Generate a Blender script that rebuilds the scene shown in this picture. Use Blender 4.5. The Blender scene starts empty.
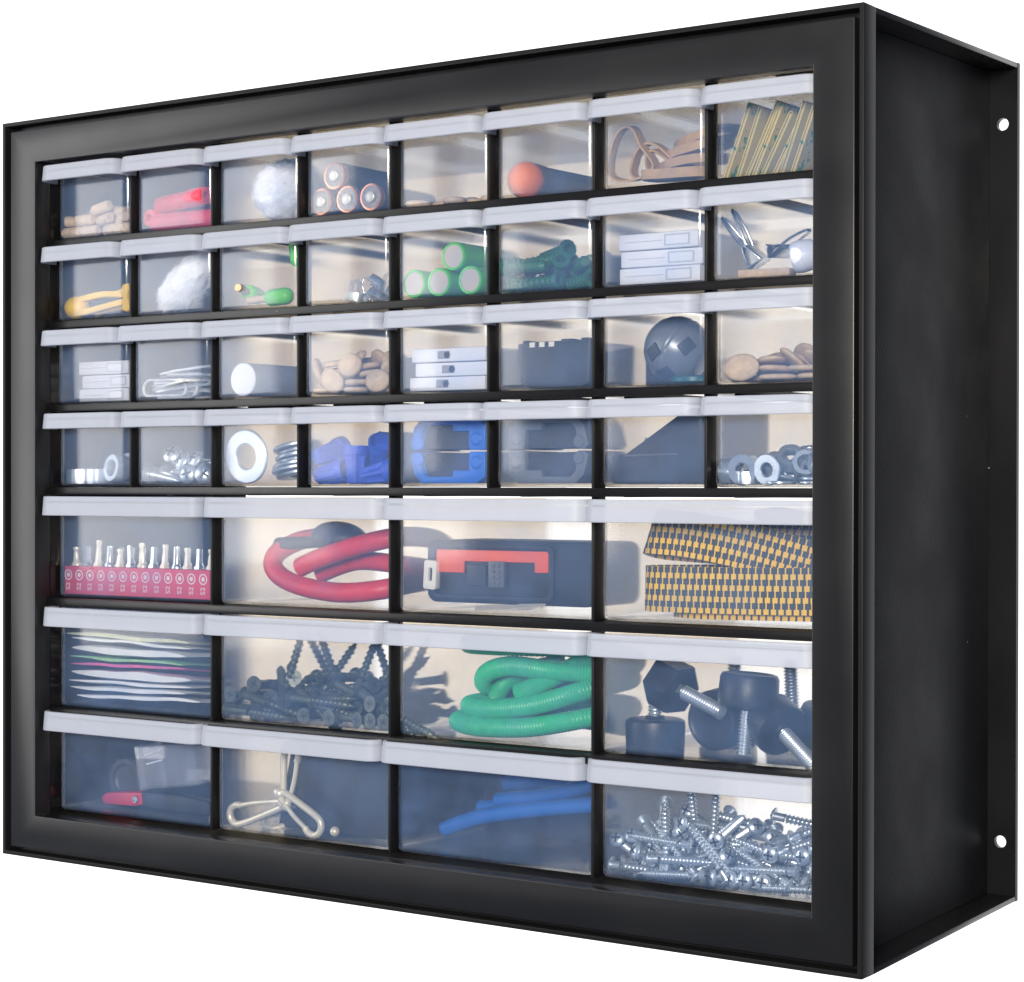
import bpy, bmesh, math, random
from mathutils import Vector, Matrix, Euler
S = 0.001                      # meshes are written in millimetres
PI = math.pi
SC = bpy.context.scene
COL = SC.collection
MATS = {}

# ---------------------------------------------------------------- mesh helpers
def new():
    return bmesh.new()

def put(name, bm, mats, parent=None, smooth=40, bevel=0, loc=(0, 0, 0), rot=(0, 0, 0), seg=2):
    bmesh.ops.recalc_face_normals(bm, faces=bm.faces[:])
    if bevel:
        es = [e for e in bm.edges if len(e.link_faces) == 2 and e.calc_face_angle(0) > 0.5]
        bmesh.ops.bevel(bm, geom=es, offset=bevel, segments=seg, profile=0.5, affect='EDGES', clamp_overlap=True)
    for v in bm.verts:
        v.co *= S
    me = bpy.data.meshes.new(name)
    bm.to_mesh(me)
    bm.free()
    for m in (mats if isinstance(mats, (list, tuple)) else [mats]):
        me.materials.append(m)
    if smooth:
        me.polygons.foreach_set('use_smooth', [True] * len(me.polygons))
        me.set_sharp_from_angle(angle=math.radians(smooth))
    o = bpy.data.objects.new(name, me)
    COL.objects.link(o)
    o.location = Vector(loc) * S
    o.rotation_euler = rot
    if parent is not None:
        o.parent = parent
    return o

def tag(o, label, cat, group=None):
    o['label'] = label
    o['category'] = cat
    if group:
        o['group'] = group
    return o

def thing(name, label, cat, loc=(0, 0, 0), rot=(0, 0, 0), group=None):
    o = bpy.data.objects.new(name, None)
    o.empty_display_size = 0.01
    COL.objects.link(o)
    o.location = Vector(loc) * S
    o.rotation_euler = rot
    return tag(o, label, cat, group)

def dup(root, loc, rot, label=None, group=None):
    r = root.copy()
    COL.objects.link(r)
    r.location = Vector(loc) * S
    r.rotation_euler = rot
    if label:
        r['label'] = label
    if group:
        r['group'] = group
    for ch in list(root.children):
        c = ch.copy()
        COL.objects.link(c)
        c.parent = r
        for g in list(ch.children):
            d = g.copy()
            COL.objects.link(d)
            d.parent = c
    return r

def M4(loc=(0, 0, 0), rot=(0, 0, 0), sc=(1, 1, 1)):
    return Matrix.Translation(Vector(loc)) @ Euler(rot).to_matrix().to_4x4() @ Matrix.Diagonal((*sc, 1))

def box(bm, x0, x1, y0, y1, z0, z1, mi=0, mat=None):
    vs = [Vector(p) for p in ((x0, y0, z0), (x1, y0, z0), (x1, y1, z0), (x0, y1, z0), (x0, y0, z1), (x1, y0, z1), (x1, y1, z1), (x0, y1, z1))]
    if mat:
        vs = [mat @ v for v in vs]
    v = [bm.verts.new(p) for p in vs]
    for f in ((0, 3, 2, 1), (4, 5, 6, 7), (0, 1, 5, 4), (1, 2, 6, 5), (2, 3, 7, 6), (3, 0, 4, 7)):
        bm.faces.new([v[i] for i in f]).material_index = mi

def prism(bm, pts, d, mat=None, mi=0, mi_side=None, y0=0):
    """outline pts in x,z; extruded along y from y0 to y0 + d."""
    a = [Vector((x, y0, z)) for x, z in pts]
    b = [Vector((x, y0 + d, z)) for x, z in pts]
    if mat:
        a = [mat @ v for v in a]
        b = [mat @ v for v in b]
    a = [bm.verts.new(v) for v in a]
    b = [bm.verts.new(v) for v in b]
    n = len(a)
    bm.faces.new(a).material_index = mi
    bm.faces.new(b[::-1]).material_index = mi
    for i in range(n):
        bm.faces.new((a[i], b[i], b[(i + 1) % n], a[(i + 1) % n])).material_index = mi if mi_side is None else mi_side

def ringprism(bm, outer, inner, d, mat=None, mi=0, y0=0):
    """frame between two outlines with the same number of points."""
    L = []
    for pts in (outer, inner):
        for y in (y0, y0 + d):
            vs = [Vector((x, y, z)) for x, z in pts]
            L.append([bm.verts.new(mat @ v if mat else v) for v in vs])
    oa, ob, ia, ib = L
    n = len(oa)
    for i in range(n):
        j = (i + 1) % n
        for q in ((oa[i], oa[j], ia[j], ia[i]), (ob[j], ob[i], ib[i], ib[j]), (oa[j], oa[i], ob[i], ob[j]), (ia[i], ia[j], ib[j], ib[i])):
            bm.faces.new(q).material_index = mi

def rrect(x0, x1, z0, z1, r, n=4):
    pts = []
    for cx, cz, a0 in ((x1 - r, z1 - r, 0), (x0 + r, z1 - r, 90), (x0 + r, z0 + r, 180), (x1 - r, z0 + r, 270)):
        for k in range(n + 1):
            a = math.radians(a0 + 90 * k / n)
            pts.append((cx + r * math.cos(a), cz + r * math.sin(a)))
    return pts

def circ(cx, cz, r, n=20, ry=None):
    return [(cx + r * math.cos(2 * PI * k / n), cz + (ry or r) * math.sin(2 * PI * k / n)) for k in range(n)]

def lathe(bm, prof, n=16, mat=None, mi=0, sx=1, sy=1):
    """prof = [(r, z)...] turned about z; r = 0 closes an end."""
    rows = []
    for r, z in prof:
        if r <= 1e-6:
            p = Vector((0, 0, z))
            rows.append([bm.verts.new(mat @ p if mat else p)])
        else:
            row = []
            for k in range(n):
                p = Vector((sx * r * math.cos(2 * PI * k / n), sy * r * math.sin(2 * PI * k / n), z))
                row.append(bm.verts.new(mat @ p if mat else p))
            rows.append(row)
    for a, b in zip(rows, rows[1:]):
        for k in range(n):
            j = (k + 1) % n
            if len(a) == 1 and len(b) == 1:
                continue
            if len(a) == 1:
                f = bm.faces.new((a[0], b[j], b[k]))
            elif len(b) == 1:
                f = bm.faces.new((a[k], a[j], b[0]))
            else:
                f = bm.faces.new((a[k], a[j], b[j], b[k]))
            f.material_index = mi

def thread(bm, rc, ro, z0, z1, pitch, n=12, tip=0, mat=None, mi=0):
    """a helical thread from z0 down to z1 (z1 < z0); tip = length of the pointed end."""
    per = 4
    rows = int((z0 - z1) / pitch * per)
    V = []
    for i in range(rows + 1):
        row = []
        for k in range(n):
            z = z0 - (i / per + k / n) * pitch
            r = (rc, ro, ro, rc)[i % per] if i % per in (0, 3) else (ro if i % per == 1 else rc + (ro - rc) * .35)
            if tip and z < z1 + tip:
                r *= max(.04, (z - z1 + .15) / (tip + .15))
            z = max(z, z1 - .2)
            p = Vector((r * math.cos(2 * PI * k / n), r * math.sin(2 * PI * k / n), z))
            row.append(bm.verts.new(mat @ p if mat else p))
        V.append(row)
    for i in range(rows):
        for k in range(n):
            if k < n - 1:
                q = (V[i][k], V[i][k + 1], V[i + 1][k + 1], V[i + 1][k])
            elif i + 1 + per <= rows:
                q = (V[i][k], V[i + per][0], V[i + 1 + per][0], V[i + 1][k])
            else:
                continue
            bm.faces.new(q).material_index = mi

def catmull(pts, n=8, closed=False):
    P = [Vector(p) for p in pts]
    out = []
    m = len(P)
    for i in range(m if closed else m - 1):
        if closed:
            a, b, c, d = P[(i - 1) % m], P[i], P[(i + 1) % m], P[(i + 2) % m]
        else:
            a, b, c, d = P[max(i - 1, 0)], P[i], P[i + 1], P[min(i + 2, m - 1)]
        for k in range(n):
            t = k / n
            out.append(.5 * ((2 * b) + (c - a) * t + (2 * a - 5 * b + 4 * c - d) * t * t + (3 * b - a - 3 * c + d) * t ** 3))
    if not closed:
        out.append(P[-1])
    return out

def sweep(bm, path, prof, closed=False, up=None, mi=0, scale=None, cap=True, uvrep=None, mat=None):
    """sweeps the 2D outline prof along path (list of Vectors); up keeps the profile's second axis near that vector."""
    n = len(path)
    rows = []
    prev = None
    for i in range(n):
        a = path[(i - 1) % n] if (closed or i > 0) else path[0]
        b = path[(i + 1) % n] if (closed or i < n - 1) else path[-1]
        t = (b - a).normalized()
        if up is not None:
            u = Vector(up[i] if isinstance(up, list) else up)
        elif prev is None:
            u = Vector((0, 0, 1)) if abs(t.z) < .9 else Vector((1, 0, 0))
        else:
            u = prev
        u = (u - t * u.dot(t))
        if u.length < 1e-5:
            u = t.orthogonal()
        u.normalize()
        prev = u
        s = t.cross(u)
        k = scale(i / max(1, n - 1)) if scale else 1
        row = []
        for x, z in prof:
            p = path[i] + s * (x * k) + u * (z * k)
            row.append(bm.verts.new(mat @ p if mat else p))
        rows.append(row)
    m = len(prof)
    for i in range(n if closed else n - 1):
        a, b = rows[i], rows[(i + 1) % n]
        for k in range(m):
            bm.faces.new((a[k], a[(k + 1) % m], b[(k + 1) % m], b[k])).material_index = mi
    if cap and not closed:
        bm.faces.new(rows[0]).material_index = mi
        bm.faces.new(rows[-1][::-1]).material_index = mi
    if uvrep is not None:
        pass

def ball(bm, r, mat=None, sc=(1, 1, 1), n=16, m=10, mi=0, wob=None):
    prof = []
    for i in range(m + 1):
        a = -PI / 2 + PI * i / m
        prof.append((max(0, r * math.cos(a)) if 0 < i < m else 0, r * math.sin(a)))
    base = len(bm.verts)
    lathe(bm, prof, n, None, mi)
    bm.verts.ensure_lookup_table()
    for v in bm.verts[base:]:
        v.co = Vector((v.co.x * sc[0], v.co.y * sc[1], v.co.z * sc[2]))
        if wob:
            v.co *= 1 + wob(v.co)
        if mat:
            v.co = mat @ v.co

# ---------------------------------------------------------------- small hardware (z up, head at top, tip down)
def screw_bm(L, d, head='pan', tl=None, pitch=1.6, hd=None):
    bm = new()
    hd = hd or d * 1.05
    tl = tl or L * .85
    tip = d * 1.3
    if head == 'pan':
        lathe(bm, [(0, hd * .50), (hd * .45, hd * .47), (hd * .8, hd * .34), (hd, hd * .12), (hd, 0), (d * .42, 0), (d * .42, -L + tl - .2)], 16)
        top = hd * .49
    else:
        lathe(bm, [(0, .35), (hd * .5, .38), (hd, .25), (hd, 0), (hd * .62, -hd * .28), (d * .46, -hd * .8), (d * .42, -L + tl - .2)], 16)
        top = .37
    thread(bm, d * .34, d * .5, -L + tl, -L, pitch, 12, tip)
    for a in (0, PI / 2):                # cross recess: its shade is given as dark bars on the head
        box(bm, -hd * .55, hd * .55, -hd * .11, hd * .11, top - hd * .35, top + .06, 1, M4(rot=(0, 0, a)))
    return bm

def hexnut_bm(af, h, hole):
    bm = new()
    R = af / math.sqrt(3)
    o = [(R * math.cos(PI / 3 * (k // 4) + PI / 12 * (k % 4) ), 0) for k in range(24)]
    out, inn = [], []
    for k in range(24):
        a = 2 * PI * k / 24
        w = (a + PI / 6) % (PI / 3) - PI / 6
        r = (af / 2) / math.cos(w)
        out.append((r * math.cos(a), r * math.sin(a)))
        inn.append((hole * math.cos(a), hole * math.sin(a)))
    ch = [(min(1, (af / 2 * 1.04) / math.hypot(x, z)) * x, min(1, (af / 2 * 1.04) / math.hypot(x, z)) * z) for x, z in out]
    L = []
    for pts, zz in ((inn, h * .12), ([(x * 1.12, z * 1.12) for x, z in inn], 0), (ch, 0), (out, h * .16), (out, h * .84), (ch, h), ([(x * 1.12, z * 1.12) for x, z in inn], h), (inn, h * .88)):
        L.append([bm.verts.new((x, z, zz)) for x, z in pts])
    for a, b in zip(L, L[1:] + L[:1]):
        for k in range(24):
            j = (k + 1) % 24
            bm.faces.new((a[k], a[j], b[j], b[k]))
    return bm

def washer_bm(R, r, t, n=40):
    bm = new()
    e = t * .25
    lathe(bm, [(r, e), (r, t - e), (r + e, t), (R - e, t), (R, t - e), (R, e), (R - e, 0), (r + e, 0), (r, e)], n)
    return bm

def wirenut_bm():
    bm = new()
    n = 24
    rows = []
    prof = [(0, 19), (3.2, 19), (3.9, 18.2), (4.3, 14), (5.0, 8), (5.6, 5), (6.4, 4.4), (6.7, 0), (5.6, 0), (5.0, 6), (0, 8)]
    for i, (r, z) in enumerate(prof):
        if r == 0:
            rows.append([bm.verts.new((0, 0, z))])
            continue
        rib = 1 if 2 <= i <= 5 else 0
        rows.append([bm.verts.new((r * (1 + rib * .12 * (1 if k % 4 < 2 else -1)) * math.cos(2 * PI * k / n), r * (1 + rib * .12 * (1 if k % 4 < 2 else -1)) * math.sin(2 * PI * k / n), z)) for k in range(n)])
    for a, b in zip(rows, rows[1:]):
        for k in range(n):
            j = (k + 1) % n
            if len(a) == 1:
                bm.faces.new((a[0], b[k], b[j]))
            elif len(b) == 1:
                bm.faces.new((a[k], a[j], b[0]))
            else:
                bm.faces.new((a[k], a[j], b[j], b[k]))
    return bm

def anchor_bm():
    bm = new()
    prof = [(0, 0), (2.0, 0)]
    z = 0
    for k in range(7):
        prof += [(2.2, z + .4), (3.1, z + 2.4), (2.3, z + 2.7)]
        z += 3
    prof += [(3.3, z + .2), (3.6, z + 2), (4.6, z + 2.4), (4.6, z + 3.4), (2.4, z + 3.4), (2.2, z - 2), (0, z - 2)]
    lathe(bm, prof, 12)
    return bm

def biscuit_bm(L=15, W=11, t=3.2):
    bm = new()
    prof = [(0, t), (.70, t), (.88, t * .93), (.98, t * .72), (1, t * .5), (.98, t * .28), (.88, t * .07), (.70, 0), (0, 0)]
    lathe(bm, [(r * L / 2, z - t / 2) for r, z in prof], 24, sy=W / L)
    return bm

def dowel_bm(L=14, r=3.4):
    bm = new()
    lathe(bm, [(0, L / 2), (r * .72, L / 2), (r * .95, L / 2 - .7), (r, L / 2 - 1.6), (r, -L / 2 + 1.6), (r * .95, -L / 2 + .7), (r * .72, -L / 2), (0, -L / 2)], 16)
    return bm
# ---------------------------------------------------------------- materials
def mat(name, col, rough=.5, metal=0.0, spec=.5, var=.0, vscale=60, bump=0.0, bscale=400, rvar=0.0, sss=0, coat=0, sheen=0):
    m = bpy.data.materials.new(name)
    m.use_nodes = True
    nt = m.node_tree
    b = nt.nodes['Principled BSDF']
    b.inputs['Base Color'].default_value = (*col, 1)
    b.inputs['Roughness'].default_value = rough
    b.inputs['Metallic'].default_value = metal
    b.inputs['Specular IOR Level'].default_value = spec
    if coat:
        b.inputs['Coat Weight'].default_value = coat
    if sheen:
        b.inputs['Sheen Weight'].default_value = sheen
    tc = nt.nodes.new('ShaderNodeTexCoord')
    if var:
        n = nt.nodes.new('ShaderNodeTexNoise')
        n.inputs['Scale'].default_value = vscale
        n.inputs['Detail'].default_value = 4
        nt.links.new(tc.outputs['Object'], n.inputs['Vector'])
        r = nt.nodes.new('ShaderNodeMapRange')
        r.inputs['From Min'].default_value = .3
        r.inputs['From Max'].default_value = .7
        r.inputs['To Min'].default_value = 1 - var
        r.inputs['To Max'].default_value = 1 + var
        nt.links.new(n.outputs['Fac'], r.inputs['Value'])
        mx = nt.nodes.new('ShaderNodeVectorMath')
        mx.operation = 'SCALE'
        mx.inputs[0].default_value = col
        nt.links.new(r.outputs['Result'], mx.inputs['Scale'])
        nt.links.new(mx.outputs['Vector'], b.inputs['Base Color'])
        if rvar:
            r2 = nt.nodes.new('ShaderNodeMapRange')
            r2.inputs['From Min'].default_value = .3
            r2.inputs['From Max'].default_value = .7
            r2.inputs['To Min'].default_value = max(.02, rough - rvar)
            r2.inputs['To Max'].default_value = rough + rvar
            nt.links.new(n.outputs['Fac'], r2.inputs['Value'])
            nt.links.new(r2.outputs['Result'], b.inputs['Roughness'])
    if bump:
        n2 = nt.nodes.new('ShaderNodeTexNoise')
        n2.inputs['Scale'].default_value = bscale
        n2.inputs['Detail'].default_value = 3
        nt.links.new(tc.outputs['Object'], n2.inputs['Vector'])
        bp = nt.nodes.new('ShaderNodeBump')
        bp.inputs['Strength'].default_value = bump
        bp.inputs['Distance'].default_value = .0004
        nt.links.new(n2.outputs['Fac'], bp.inputs['Height'])
        nt.links.new(bp.outputs['Normal'], b.inputs['Normal'])
    MATS[name] = m
    return m

def plastic_clear(name, tint, milk, fac, rough, ior=1.5, haze=0.0, nv=.2, hrough=.3):
    """see-through injection moulded plastic: part of the light goes straight on, part scatters in the milky body."""
    m = bpy.data.materials.new(name)
    m.use_nodes = True
    nt = m.node_tree
    nt.nodes.clear()
    N = nt.nodes.new
    out = N('ShaderNodeOutputMaterial')
    tr = N('ShaderNodeBsdfTransparent')
    tr.inputs['Color'].default_value = (*tint, 1)
    di = N('ShaderNodeBsdfDiffuse')
    di.inputs['Color'].default_value = (*milk, 1)
    tl = N('ShaderNodeBsdfTranslucent')
    tl.inputs['Color'].default_value = (*milk, 1)
    ms = N('ShaderNodeMixShader')
    ms.inputs[0].default_value = .5
    nt.links.new(di.outputs[0], ms.inputs[1])
    nt.links.new(tl.outputs[0], ms.inputs[2])
    body = N('ShaderNodeMixShader')
    body.inputs[0].default_value = fac
    src = tr
    if haze:
        rf = N('ShaderNodeBsdfRefraction')
        rf.inputs['Color'].default_value = (*tint, 1)
        rf.inputs['IOR'].default_value = 1.02
        rf.inputs['Roughness'].default_value = hrough
        hz = N('ShaderNodeMixShader')
        hz.inputs[0].default_value = haze
        nt.links.new(tr.outputs[0], hz.inputs[1])
        nt.links.new(rf.outputs[0], hz.inputs[2])
        src = hz
    nt.links.new(src.outputs[0], body.inputs[1])
    nt.links.new(ms.outputs[0], body.inputs[2])
    gl = N('ShaderNodeBsdfGlossy')
    gl.inputs['Roughness'].default_value = rough
    gl.inputs['Color'].default_value = (1, 1, 1, 1)
    fr = N('ShaderNodeFresnel')
    ge = N('ShaderNodeNewGeometry')
    mi = N('ShaderNodeMapRange')
    mi.inputs['To Min'].default_value = ior
    mi.inputs['To Max'].default_value = 1 / ior
    nt.links.new(ge.outputs['Backfacing'], mi.inputs['Value'])
    nt.links.new(mi.outputs['Result'], fr.inputs['IOR'])
    fin = N('ShaderNodeMixShader')
    nt.links.new(fr.outputs[0], fin.inputs[0])
    nt.links.new(body.outputs[0], fin.inputs[1])
    nt.links.new(gl.outputs[0], fin.inputs[2])
    nt.links.new(fin.outputs[0], out.inputs['Surface'])
    tc = N('ShaderNodeTexCoord')
    nz = N('ShaderNodeTexNoise')
    nz.inputs['Scale'].default_value = 45
    nz.inputs['Detail'].default_value = 5
    nt.links.new(tc.outputs['Object'], nz.inputs['Vector'])
    mr = N('ShaderNodeMapRange')
    mr.inputs['From Min'].default_value = .3
    mr.inputs['From Max'].default_value = .7
    mr.inputs['To Min'].default_value = fac * (1 - nv)
    mr.inputs['To Max'].default_value = fac * (1 + nv)
    nt.links.new(nz.outputs['Fac'], mr.inputs['Value'])
    nt.links.new(mr.outputs['Result'], body.inputs[0])
    MATS[name] = m
    return m

M = MATS
def dust(m, amount, col):
    """sparse pale specks of dust and scuffs on the black plastic."""
    nt = m.node_tree
    b = nt.nodes['Principled BSDF']
    src = b.inputs['Base Color'].links[0].from_socket
    tc = nt.nodes.new('ShaderNodeTexCoord')
    vo = nt.nodes.new('ShaderNodeTexVoronoi')
    vo.inputs['Scale'].default_value = 70
    nt.links.new(tc.outputs['Object'], vo.inputs['Vector'])
    wn = nt.nodes.new('ShaderNodeTexWhiteNoise')
    nt.links.new(vo.outputs['Position'], wn.inputs['Vector'])
    sz = nt.nodes.new('ShaderNodeMath')
    sz.operation = 'MULTIPLY_ADD'
    sz.inputs[1].default_value = amount
    sz.inputs[2].default_value = -amount * .62
    nt.links.new(wn.outputs['Value'], sz.inputs[0])
    lt = nt.nodes.new('ShaderNodeMath')
    lt.operation = 'LESS_THAN'
    nt.links.new(vo.outputs['Distance'], lt.inputs[0])
    nt.links.new(sz.outputs[0], lt.inputs[1])
    mx = nt.nodes.new('ShaderNodeMix')
    mx.data_type = 'RGBA'
    nt.links.new(lt.outputs[0], mx.inputs['Factor'])
    nt.links.new(src, mx.inputs['A'])
    mx.inputs['B'].default_value = (*col, 1)
    nt.links.new(mx.outputs['Result'], b.inputs['Base Color'])
mat('black_plastic', (.006, .006, .007), .30, spec=.28, var=.15, vscale=20, bump=.05, bscale=900, rvar=.05)
mat('black_rim', (.006, .006, .007), .5, spec=.2, var=.12, vscale=30)
mat('black_bezel', (.006, .006, .007), .36, spec=.44, var=.12, vscale=14, bump=.03, bscale=1400, rvar=.04)
mat('black_textured', (.008, .008, .0095), .55, spec=.22, var=.35, vscale=26, bump=.35, bscale=700, rvar=.08)
mat('black_inside', (.007, .007, .008), .42, spec=.32, var=.1)
dust(M['black_textured'], .12, (.30, .30, .31))
dust(M['black_plastic'], .07, (.22, .22, .23))
dust(M['black_bezel'], .03, (.05, .05, .052))
mat('black_gloss', (.006, .006, .007), .10, spec=.5)
plastic_clear('drawer_plastic', (.993, .967, .925), (.92, .87, .82), .05, .10, haze=.4)
plastic_clear('drawer_front', (.985, .98, .975), (.30, .52, .98), .125, .12, ior=1.38, haze=.14, nv=.32, hrough=.16)  # bluish milk colour stands in for reflected light on the fronts
plastic_clear('drawer_handle', (.95, .95, .95), (.71, .755, .86), .66, .5, ior=1.3, nv=.04)
plastic_clear('clear_acrylic', (.97, .97, .98), (.95, .97, 1), .16, .03, 1.6)
mat('wood', (.68, .49, .30), .6, var=.16, vscale=300, bump=.15, bscale=900)
mat('red_tube', (.75, .05, .09), .4, var=.08)
mat('cotton', (.9, .9, .9), .95, var=.06, vscale=500, bump=1.0, bscale=900)
mat('copper_foil', (.80, .36, .20), .28, metal=.8, var=.1)
mat('battery_black', (.02, .02, .022), .35)
mat('battery_end', (.30, .27, .24), .4, metal=.3)
mat('cream_metal', (.88, .82, .68), .35, metal=.25)
mat('green_foil', (.10, .60, .05), .3, metal=.2)
mat('cream_face', (.58, .50, .43), .5)
mat('orange_rubber', (.92, .19, .005), .55, var=.05, bump=.1)
mat('tube_brown', (.11, .075, .06), .5, var=.1)
mat('rubber_tan', (.54, .33, .14), .6, var=.12, vscale=200)
mat('paper_cream', (.70, .58, .20), .8, var=.06, vscale=200)
mat('green_ink', (.05, .30, .10), .8)
mat('grey_card', (.42, .43, .38), .8, var=.05)
mat('yellow_plastic', (1.0, .60, .0), .35)
mat('green_plastic', (.15, .72, .02), .35)
mat('dark_green', (.015, .13, .045), .4)
mat('white_plastic', (.82, .82, .84), .4, var=.02)
mat('pale_grey', (.55, .56, .58), .45)
mat('grey_plastic', (.32, .33, .36), .45)
mat('steel', (.66, .69, .72), .25, metal=1, var=.12, vscale=120, rvar=.1)
mat('recess_dark', (.03, .032, .036), .5)  # shade of screw recesses put into the colour; also jacks and windows
mat('clip_wire', (.88, .88, .87), .3, metal=.55)
mat('zinc', (.70, .76, .80), .3, metal=.75, var=.06, vscale=90, rvar=.04)
mat('zinc_plate', (.66, .72, .78), .42, metal=.75, var=.07, vscale=90, rvar=.04)
mat('black_screw', (.085, .10, .075), .38, metal=.25, var=.3, vscale=150)
mat('dark_grey', (.045, .044, .046), .45, var=.1, bump=.06)
mat('mid_grey', (.12, .125, .135), .4, var=.08)
mat('gold', (.75, .60, .32), .3, metal=.9)
mat('blue_plastic', (.03, .09, .62), .38, var=.05)
mat('blue_clamp', (.02, .17, .70), .42, var=.05)
mat('grey_clamp', (.15, .16, .175), .5, var=.08)
mat('crimson', (.74, .07, .13), .42, var=.05)
mat('white_ink', (.85, .80, .82), .7)
mat('red_hose', (.80, .035, .05), .42, var=.08, vscale=200, bump=.2, bscale=1500)
mat('black_soft', (.018, .019, .022), .5, var=.1, bump=.08)
mat('tool_orange', (.90, .13, .05), .45)
mat('ivory', (.88, .82, .70), .4)
mat('rope_black', (.03, .03, .03), .8)
mat('paper_white', (.86, .87, .85), .75, var=.03, vscale=150)
mat('paper_green', (.35, .62, .30), .75, var=.15, vscale=200)
mat('paper_yellow', (.80, .80, .45), .75, var=.15, vscale=200)
mat('paper_pink', (.75, .15, .35), .75, var=.15, vscale=200)
mat('green_hose', (.02, .50, .20), .4, var=.1, vscale=250, bump=.15, bscale=1200)
mat('knob_black', (.014, .014, .016), .42, var=.12, bump=.1, bscale=1200)
mat('beige_metal', (.92, .83, .62), .33, metal=.3, var=.06)
mat('cable_blue', (.02, .16, .62), .4)
mat('red_tool', (.78, .05, .10), .4)
mat('teal', (.02, .13, .14), .4)
mat('lens_grey', (.20, .215, .23), .3, metal=.2, var=.06)

def weave_mat():
    """black strap with rows of yellow flecks, laid out along the strap's own UV (u = along, v = across, both in millimetres)."""
    m = bpy.data.materials.new('strap_weave')
    m.use_nodes = True
    nt = m.node_tree
    b = nt.nodes['Principled BSDF']
    b.inputs['Roughness'].default_value = .7
    uv = nt.nodes.new('ShaderNodeUVMap')
    def ma(op, a, c=None):
        n = nt.nodes.new('ShaderNodeMath')
        n.operation = op
        for i, q in enumerate((a, c)):
            if q is None:
                continue
            if isinstance(q, (int, float)):
                n.inputs[i].default_value = q
            else:
                nt.links.new(q, n.inputs[i])
        return n.outputs[0]
    sp = nt.nodes.new('ShaderNodeSeparateXYZ')
    nt.links.new(uv.outputs['UV'], sp.inputs[0])
    row = ma('DIVIDE', sp.outputs['Y'], 5.1)
    fv = ma('FRACT', row)
    fu = ma('FRACT', ma('ADD', ma('DIVIDE', sp.outputs['X'], 3.6), ma('MULTIPLY', ma('FLOOR', row), .18)))
    A = ma('MULTIPLY', ma('LESS_THAN', fv, .47), ma('LESS_THAN', fu, .70))
    B = ma('MULTIPLY', ma('GREATER_THAN', fu, .25), ma('LESS_THAN', fu, .43))
    fac = ma('MAXIMUM', A, B)
    br = nt.nodes.new('ShaderNodeMix')
    br.data_type = 'RGBA'
    br.inputs['A'].default_value = (.035, .034, .032, 1)
    br.inputs['B'].default_value = (1.0, .58, .02, 1)
    nt.links.new(fac, br.inputs['Factor'])
    nt.links.new(br.outputs['Result'], b.inputs['Base Color'])
    bp = nt.nodes.new('ShaderNodeBump')
    bp.inputs['Strength'].default_value = .5
    bp.inputs['Distance'].default_value = .0006
    nt.links.new(fac, bp.inputs['Height'])
    nt.links.new(bp.outputs['Normal'], b.inputs['Normal'])
    MATS['strap_weave'] = m
weave_mat()

def grid_mat():
    """dark perforated speaker-like cloth: fine dot grid in object space."""
    m = bpy.data.materials.new('mesh_cloth')
    m.use_nodes = True
    nt = m.node_tree
    b = nt.nodes['Principled BSDF']
    b.inputs['Roughness'].default_value = .6
    tc = nt.nodes.new('ShaderNodeTexCoord')
    vo = nt.nodes.new('ShaderNodeTexVoronoi')
    vo.inputs['Scale'].default_value = 520
    vo.inputs['Randomness'].default_value = 0
    nt.links.new(tc.outputs['Object'], vo.inputs['Vector'])
    cr = nt.nodes.new('ShaderNodeValToRGB')
    cr.color_ramp.elements[0].position = .25
    cr.color_ramp.elements[0].color = (.006, .006, .007, 1)
    cr.color_ramp.elements[1].position = .4
    cr.color_ramp.elements[1].color = (.05, .052, .058, 1)
    nt.links.new(vo.outputs['Distance'], cr.inputs['Fac'])
    nt.links.new(cr.outputs['Color'], b.inputs['Base Color'])
    MATS['mesh_cloth'] = m
grid_mat()
# ---------------------------------------------------------------- cabinet (mm; x along the front, y into the depth, z up)
CW, CD, CH = 517.0, 172.0, 402.0
P = 58.48
OX0, OX1, OZ0, OZ1 = 25.5, 493.3, 23.0, 378.8
BACK = (3.0, 5.0)        # the mouldings' draft: how far top and bottom plates rise towards the back
FLO = [336.9, 292.6, 247.3, 202.3, 141.6, 81.3, 24.6]
SHB = 1.8
TOPS = [OZ1] + [f - SHB for f in FLO[:-1]]

cab = thing('storage_cabinet', 'black plastic drawer cabinet with a deep bezel around seven rows of drawers', 'storage cabinet', (0, 0, 0))
BK = M['black_plastic']

def frame(x0, x1, z0, z1, ix0, ix1, iz0, iz1, y0, d, name, m, bevel):
    bm = new()
    ringprism(bm, [(x0, z0), (x1, z0), (x1, z1), (x0, z1)], [(ix0, iz0), (ix1, iz0), (ix1, iz1), (ix0, iz1)], d, y0=y0)
    return put(name, bm, m, cab, bevel=bevel, smooth=30)

frame(0, CW, 0, CH, 2.2, CW - 2.2, 2.2, CH - 2.2, 0, 11.5, 'outer_rim', M['black_rim'], .45)
frame(5.9, CW - 4.6, 4.8, CH - 5.2, OX0, OX1, OZ0, OZ1, .6, 11, 'bezel', M['black_bezel'], .6)
frame(2.3, CW - 2.3, 2.3, CH - 2.3, 8, CW - 8, 8, CH - 8, 7.2, 3.5, 'groove_floor', BK, 0)

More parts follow.
